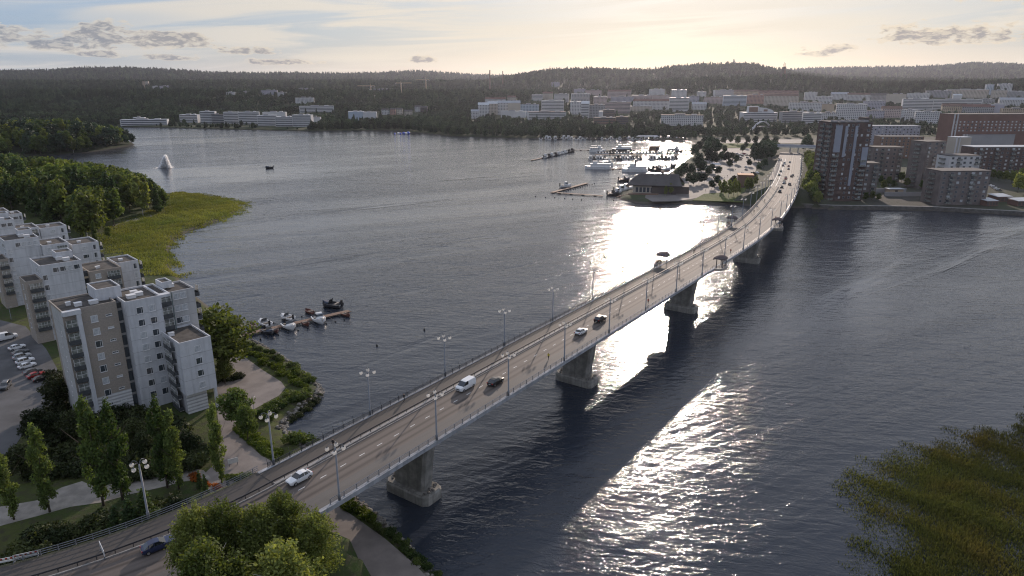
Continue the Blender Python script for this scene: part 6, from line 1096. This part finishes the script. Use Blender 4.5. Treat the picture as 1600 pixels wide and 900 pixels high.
# orange-roofed store by the lawn, pavilions
q = at(1164, 293, 2.0); o = empty('brick_store', q, R(-14), 'square brown store with an orange flat roof above the lawn', 'building'); MB().box(-5.5, 5.5, 0, 11, -1, 9).build('wall', CW['brown'], o); MB().box(-5.8, 5.8, -.3, 11.3, 9, 9.4).build('roof', mat('orange_roof', (.32, .13, .05), .8, .15, .3), o); MB().box(-1.2, 1.2, -.06, 0, 0, 2.4).build('door', CW['dark'], o)
for i, (x, y, w_) in enumerate([(1100, 271, 7), (1100, 267, 5), (1118, 262, 4), (1012, 216.5, 16)]):
    q = at(x, y, 2.0); o = empty('market_pavilion', q, 0, ['white awning pavilion on the harbour square, the front one', 'white awning pavilion on the harbour square, the rear one', 'small pale kiosk roof by the square trees', 'low white boathouse on the far marina shore'][i], 'pavilion', 'harbour pavilions'); MB().loft([[(-w_, -3, 3), (w_, -3, 3), (w_, 3, 3), (-w_, 3, 3)], [(-w_ * .8, -.3, 4.4), (w_ * .8, -.3, 4.4), (w_ * .8, .3, 4.4), (-w_ * .8, .3, 4.4)]]).build('roof', CW['white'], o)
    for sx in (-1, 1):
        for sy in (-1, 1): MB().box(sx * (w_ - .5) - .1, sx * (w_ - .5) + .1, sy * 2.6 - .1, sy * 2.6 + .1, -.5, 3).build('post', CW['grey'], o)
rc = random.Random(9)
PK = [(1148, 242), (1152, 241), (1156, 242.5), (1150, 245), (1155, 246), (1158, 247.5), (1151, 248.5), (1156, 250), (1160, 244), (1167, 243), (1168, 247), (1146, 246), (1163, 241), (1166, 266), (1166, 262), (1160, 272), (1176, 272), (1183, 271), (1190, 264), (1188, 262), (1171, 256.5), (1118, 266), (1150, 281)]
for i, (x, y) in enumerate(PK):
    c = rc.choice(['white', 'black', 'silver', 'grey', 'red', 'blue', 'white', 'black']); car(at(x, y, 2.1), R(rc.choice([10, 100, 95, 15])), rc.choice(['car', 'car', 'suv']), c, c + ' car, ' + ordn(i) + ' of those in the harbour car park counted from the rear', 'cars in the harbour car park')
for i in range(12): q = at(1102 + i * 4.3, 298 - i * 2.9 + rc.uniform(-3, 3), 2.1); tag(link('person', PM[rc.choice(list(PM))], None, q, rc.uniform(0, 6)), 'stroller on the pale harbour promenade', 'person', 'strollers on the harbour promenade')
for i, (x, y, h_) in enumerate([(1120, 290, 8), (1112, 296, 7), (1106, 276, 9), (1112, 270, 8), (1122, 274, 8), (1140, 262, 8), (1150, 256, 9), (1170, 260, 7), (1186, 268, 8), (1194, 262, 9), (1176, 282, 7), (1146, 288, 7), (1056, 296, 8), (1064, 300, 7), (1130, 226, 11), (1142, 224, 10), (1152, 226, 11), (1168, 225, 10), (1180, 226, 11), (1196, 227, 12), (1210, 228, 11), (1108, 224, 12), (1100, 228, 12), (1258, 228, 12), (1264, 234, 13), (1256, 236, 12), (1262, 224, 12), (1118, 214, 14), (1134, 213, 14), (1150, 213, 14), (1164, 213, 14), (1210, 213, 13), (1226, 214, 13), (1246, 213, 14), (1258, 214, 14)]):
    q = at(x, y, 2.0); tree('far', q, h_, 'dark tree dotting the harbour square' if y > 240 else 'dark tree along the shore street behind the harbour', 'trees of the harbour square', 1.2)
# hut and footpath at the reed bed
sheet('reed_path', [(176, 352), (200, 344), (240, 333), (262, 326), (266, 329), (242, 337), (204, 348), (180, 357)], 1.6, PATHC, 'gravel footpath behind the reeds')
q = at(228, 320, 1.5); o = empty('park_hut', q, R(20), 'small hut with a pale roof between the wood and the reed bed', 'hut'); MB().box(-4, 4, -2.5, 2.5, -.5, 2.6).build('wall', CW['tan'], o); MB().loft([[(-4.6, -3.2, 2.6), (-4.6, 0, 4.4), (-4.6, 3.2, 2.6), (-4.6, 0, 2.65)], [(4.6, -3.2, 2.6), (4.6, 0, 4.4), (4.6, 3.2, 2.6), (4.6, 0, 2.65)]]).build('roof', CR['pale'], o); MB().box(-.5, .5, -2.56, -2.5, 0, 2.0).build('door', CW['dark'], o)
# ---------------------------------------------------------------- piers, boats and ships of the harbour
def pontoon(px, label, w_=1.2, name='pontoon'):
    P = [at(x, y, .5) for x, y in px]; o = empty(name, (P[0].x, P[0].y, 0), 0, label, 'pontoon', 'harbour pontoons'); mb = MB(); fl = MB()
    for a, b in zip(P, P[1:]):
        d = (b - a).normalized(); n_ = Vector((-d.y, d.x, 0)) * w_
        mb.prism([tuple((a + n_ * -1)[:2]), tuple((b + n_ * -1)[:2]), tuple((b + n_)[:2]), tuple((a + n_)[:2])], .45, .72)
        L = (b - a).length
        for i in range(int(L / 9) + 1): c = a + d * min(i * 9 + 2, L - 1); fl.box(c.x - 1, c.x + 1, c.y - 1, c.y + 1, -.5, .44)
    mb.build('walkway', WOODM, o, world=True); tag(fl.build('float', DSTEEL, o, world=True), kind='stuff'); return o
pontoon([(830, 250.5), (895, 236)], 'slanting outer pontoon lined with boats at the harbour mouth'); pontoon([(893, 234.5), (1084, 234.5)], 'long breakwater pontoon carrying the two big cruisers'); pontoon([(930, 241.5), (1072, 242)], 'middle boat pontoon, the one nearer the breakwater'); pontoon([(920, 247.5), (1068, 248)], 'middle boat pontoon, the one nearer the ships'); pontoon([(955, 264.5), (978, 262.5), (1046, 268)], 'ship quay pontoon between the steamers')
pontoon([(862, 301), (917.5, 286)], 'slanting leg of the angled swimming jetty', 1.5); pontoon([(870, 301.2), (942, 306)], 'straight leg of the angled swimming jetty', 1.3)
rb = random.Random(4)
def boats_row(pts, lab, grp, L=(6, 8.5), rz=90):
    for i, (x, y) in enumerate(pts): q = at(x, y, 0); q.z = .05; boat(q, R(rz + rb.uniform(-8, 8)), rb.uniform(*L), rb.choice(['cabin', 'cabin', 'day', 'dark']), lab, grp)
boats_row([(935 + i * 4.7 + rb.uniform(-.6, .6), 240.2) for i in range(27) if i not in (7, 12, 22)], 'moored motor boat in the far row of the middle pontoons', 'boats in the far harbour row'); boats_row([(922 + i * 5.6 + rb.uniform(-.6, .6), 249) for i in range(25) if i not in (5, 6, 15, 16)], 'moored motor boat in the near row of the middle pontoons', 'boats in the near harbour row', (7, 9.5))
boats_row([(852 + i * 5.2, 246.8 - i * 1.17) for i in range(9)], 'boat moored along the slanting outer pontoon', 'boats on the slanting pontoon', (7, 10), 60); boats_row([(846 + i * 6.8 + rb.uniform(-1.5, 1.5), 217.8 + rb.uniform(-.3, .8)) for i in range(34)], 'small boat berthed along the far marina shore', 'boats on the far marina shore', (7, 11)); boats_row([(958, 305), (964, 303), (970, 301), (978, 299), (975, 283), (1020, 266), (1026, 267), (1034, 265), (1040, 266), (1048, 262), (1030, 262)], 'boat crowded beside the harbour restaurant', 'boats beside the harbour restaurant', (7, 12), 20)
q = at(884, 293, 0); boat(q, R(10), 9, 'cabin', 'lone cabin boat at the slanting leg of the swimming jetty')
def ship(x0, x1, y, kind, label, rz=0):
    q = at((x0 + x1) / 2, y, 0); k = (q.y * cP + CAMZ * sP) / FPX; L = (x1 - x0) * k; o = empty('passenger_ship', q, R(rz), label, 'ship', 'passenger ships in the harbour'); hw = L * .11
    MB().loft([[(xx * L, -w_ * hw, -.6), (xx * L, w_ * hw, -.6), (xx * L, w_ * hw * 1.15, zt), (xx * L, -w_ * hw * 1.15, zt)] for xx, w_, zt in ((-.5, .75, 2.6), (-.3, 1, 2.4), (.2, 1, 2.4), (.4, .6, 2.9), (.5, .06, 3.4))]).build('hull', HULLW if kind != 'dark' else HULLD, o)
    MB().box(-.46 * L, .28 * L, -hw * .9, hw * .9, 2.4, 4.9).build('deckhouse', HULLW, o); m = int(L * .7 / 2.2)
    for i in range(m): MB().box(-.44 * L + i * 2.2, -.44 * L + i * 2.2 + 1.3, -hw * .9 - .05, -hw * .9, 3.2, 4.3).build('window', WINB, o)
    MB().box(-.48 * L, .30 * L, -hw * .98, hw * .98, 4.9, 5.1).build('upper_deck', HULLW if kind != 'dark' else HULLD, o); MB().box(.02 * L, .2 * L, -hw * .6, hw * .6, 5.1, 7.4).build('wheelhouse', HULLW, o); MB().box(.205 * L, .21 * L, -hw * .5, hw * .5, 6.2, 7.1).build('wheelhouse_window', WINB, o)
    MB().box(-.40 * L, -.05 * L, -hw * .8, hw * .8, 7.2, 7.35).build('awning', HULLW if kind != 'steam' else HULLD, o); [MB().tube([(xx * L, yy * hw, 5.1), (xx * L, yy * hw, 7.2)], .07, 4).build('awning_post', DSTEEL, o) for xx in (-.39, -.2, -.06) for yy in (-.7, .7)]
    if kind == 'steam': MB().tube([(-.02 * L, 0, 5), (-.02 * L, 0, 11)], .8, 8).build('funnel', HULLD, o)
    MB().tube([(.12 * L, 0, 7.4), (.12 * L, 0, 12)], .12, 5).build('mast', DSTEEL, o); MB().tube([(.45 * L, 0, 3), (.46 * L, 0, 7)], .06, 4).build('flagstaff', DSTEEL, o)
ship(914, 954, 264, 'ferry', 'white ferry lying foremost at the ship quay', 176); ship(972, 1011, 268, 'steam', 'white steamship with a tall dark funnel beside the restaurant', 178); ship(921, 946, 237.5, 'ferry', 'white cruiser at the outer end of the breakwater pontoon', 0); ship(956, 987, 236, 'dark', 'dark-hulled yacht with white decks on the breakwater pontoon', 182); ship(942, 958, 259, 'ferry', 'small white ship behind the foremost ferry', 5); ship(1042, 1066, 238, 'dark', 'dark vessel in the sun glare at the inner breakwater', 0)
q = at(1022, 236.5, 0); o = empty('houseboat', q, 0, 'square brown floating sauna on the breakwater pontoon', 'houseboat'); MB().box(-6.5, 6.5, -3, 3, -.3, .6).build('float', DSTEEL, o); MB().box(-5.5, 5.5, -2.5, 2.5, .6, 5.6).build('cabin', CW['brown'], o); MB().box(-6.2, 6.2, -3, 3, 5.6, 5.9).build('roof', CR['dark'], o); MB().box(1.5, 4.5, -2.56, -2.5, 1.5, 4.5).build('window', WINB, o)
BU = mat('bath_buoy', (.03, .03, .035), .6, .1)
buoy_me = MB().ball((0, 0, .15), .45, 8, 5).mesh('bath_buoy', BU, True)
for i in range(14): q = at(881 + i * 3.7, 300 - i * .99, 0); tag(link('bath_buoy', buoy_me, None, q), 'dark float in the row parallel to the slanting jetty', 'buoy', 'floats in the swimming lane row')
for i, (x, y) in enumerate([(837, 307), (852.5, 308.7), (867, 309), (882.5, 310.3), (895, 311.3), (908.5, 312.3), (959, 313.3)]): tag(link('bath_buoy', buoy_me, None, at(x, y, 0)), 'dark buoy in the loose line outside the swimming jetty, ' + ORD[i] + ' from the open lake', 'buoy', 'buoys outside the swimming jetty')
# inflatable water park near the far shore
q = at(626, 209.5, 0); o = empty('water_park', q, 0, 'blue and white inflatable water park at the far shore', 'water park'); WB = mat('inflatable_blue', (.05, .10, .45), .4, .1)
for x, y, r_, m in ((-9, 0, 1.6, WB), (-4, 2, 2.2, HULLW), (0, -1, 1.8, WB), (5, 1, 2.6, WB), (9, 0, 2.2, HULLW), (12, 2, 3, WB)): MB().ball((x, y, r_ * .5), r_, 10, 6, sz=.8).build('float', m, o, True)
# fountain
q = at(262, 262, 0); fo = empty('lake_fountain', q, 0, 'white water jet spraying up from the open lake', 'fountain'); rng = np.random.default_rng(3); n = 22000; t = rng.random(n); u = rng.random(n); a = rng.uniform(0, 6.28, n)
X = np.where(u < .66, -np.abs(rng.normal(size=n)) * 3.0, np.abs(rng.normal(size=n)) * 1.5); hh = 12.5 * np.exp(-(X / np.where(X < 0, 4.2, 2.3)) ** 2) * t ** .8 * rng.uniform(.85, 1.0, n); X = X - .5; Yq = rng.normal(size=n) * (1.1 + .1 * np.abs(X))
v, f = quads(np.column_stack([X, Yq, hh]), rng.normal(size=(n, 3)), np.full(n, .27), rng)
SPR = bpy.data.materials.new('water_spray'); SPR.use_nodes = True; SPR.node_tree.nodes.clear(); N = NT(SPR.node_tree); d_ = N.n('ShaderNodeBsdfDiffuse', Color=(.9, .9, .9, 1)); t_ = N.n('ShaderNodeBsdfTranslucent', Color=(.95, .95, .95, 1)); mx = N.n('ShaderNodeMixShader', Fac=.8); N.t.links.new(d_.outputs[0], mx.inputs[1]); N.t.links.new(t_.outputs[0], mx.inputs[2]); N.t.links.new(mx.outputs[0], N.n('ShaderNodeOutputMaterial').inputs[0])
tag(link('spray', nmesh('spray', v, f, SPR), fo), kind='stuff'); MB().ball((0, 0, .1), .8, 10, 5, sz=.5).build('nozzle_float', DSTEEL, fo, True)
# ---------------------------------------------------------------- far woods: a mass nobody could count
def scatter(name, proto, P, sc_, label, seed):
    rng = np.random.default_rng(seed); me = bpy.data.meshes.new(name); me.vertices.add(len(P)); me.vertices.foreach_set('co', P.astype(np.float32).ravel())
    for nm, arr in (('sc', sc_), ('rt', rng.uniform(0, 6.28, len(P)))): at_ = me.attributes.new(nm, 'FLOAT', 'POINT'); at_.data.foreach_set('value', arr.astype(np.float32))
    o = tag(link(name, me), label, kind='stuff'); g = bpy.data.node_groups.new(name, 'GeometryNodeTree'); g.interface.new_socket('Geometry', in_out='INPUT', socket_type='NodeSocketGeometry'); g.interface.new_socket('Geometry', in_out='OUTPUT', socket_type='NodeSocketGeometry')
    gi, go, ip, oi = g.nodes.new('NodeGroupInput'), g.nodes.new('NodeGroupOutput'), g.nodes.new('GeometryNodeInstanceOnPoints'), g.nodes.new('GeometryNodeObjectInfo'); oi.inputs[0].default_value = proto; oi.transform_space = 'ORIGINAL'; oi.inputs['As Instance'].default_value = True
    na, nr, cx = g.nodes.new('GeometryNodeInputNamedAttribute'), g.nodes.new('GeometryNodeInputNamedAttribute'), g.nodes.new('ShaderNodeCombineXYZ'); na.data_type = nr.data_type = 'FLOAT'; na.inputs[0].default_value = 'sc'; nr.inputs[0].default_value = 'rt'; L = g.links.new
    L(gi.outputs[0], ip.inputs['Points']); L(oi.outputs['Geometry'], ip.inputs['Instance']); L(nr.outputs[0], cx.inputs[2]); L(cx.outputs[0], ip.inputs['Rotation']); L(na.outputs[0], ip.inputs['Scale']); L(ip.outputs[0], go.inputs[0]); o.modifiers.new('scatter', 'NODES').node_group = g; return o
rng = np.random.default_rng(17); pts = []
for y0, y1, st, sc_ in ((985, 1350, 10.5, .72), (1350, 1900, 13, .82), (1900, 2900, 17, .95), (2900, 4600, 26, 1.35), (4600, 7600, 46, 2.2)):
    nY = int((y1 - y0) / st)
    for j in range(nY):
        Y = y0 + (j + .5) * st; X = np.arange(-.82 * Y, .82 * Y, st) + rng.uniform(-.45, .45, int(math.ceil(2 * .82 * Y / st)))[:len(np.arange(-.82 * Y, .82 * Y, st))] * st
        pts.append(np.column_stack([X, np.full(len(X), Y) + rng.uniform(-.45, .45, len(X)) * st, sc_ * rng.uniform(.7, 1.3, len(X))]))
Q = np.concatenate(pts); s = sdist(Q[:, :2], FAR); pxq = 800 + FPX / cP * Q[:, 0] / Q[:, 1]
Q = Q[(s > 7)]; s = sdist(Q[:, :2], FAR); pxq = 800 + FPX / cP * Q[:, 0] / Q[:, 1]
intown = (pxq > 735) & (s > 120) & (Q[:, 1] < 2050 - 250 * (pxq < 950)); keep = ~(intown & (rng.random(len(Q)) > .36)) & ~((pxq > 1092) & (Q[:, 1] < 1040))
keep &= ~((pxq > 1110) & (pxq < 1262) & (Q[:, 1] < 1035))
for fx, fy, fw, fd in FOOT:
    dx_, dy_ = np.abs(Q[:, 0] - fx), Q[:, 1] - fy; keep &= ~((dx_ < fw + 2) & (np.abs(dy_) < fd / 2 + 7)); keep &= ~((dx_ < fw + 3) & (dy_ < 0) & (dy_ > -55 - .03 * fy) & (rng.random(len(Q)) < .86))
    short = (dx_ < fw + 8) & (dy_ < 0) & (dy_ > -140); Q[short, 2] *= .72
Q = Q[keep]; zz_ = z_far(Q[:, :2]); con = rng.random(len(Q)) < np.where(Q[:, 1] > 2100, .55, .22)
protoA = [c for o in C.objects if o.name.startswith('broadleaf_tree') and o.get('group') == 'trees on the headland' for c in o.children if c.name.startswith('crown') and c.data.materials[0] == L_FAR][0]; protoB = [c for o in C.objects if o.name.startswith('spruce_tree') and o.get('group') == 'trees on the headland' for c in o.children if c.name.startswith('crown') and c.data.materials[0] == L_FAR][0]
for nm, pr_, mk, lab in (('far_broadleaf_wood', protoA, ~con, 'continuous leafy woods on the far shore and hills'), ('far_spruce_wood', protoB, con, 'continuous spruce woods on the far shore and hills')): scatter(nm, pr_, np.column_stack([Q[mk, 0], Q[mk, 1], zz_[mk] - 2]), Q[mk, 2], lab, 5)
rest_h = PH[170:]
if len(rest_h): scatter('headland_wood', protoA, np.column_stack([rest_h, z_head(rest_h) - .5]), rng.uniform(.75, 1.1, len(rest_h)), 'rest of the wood on the headland', 6)
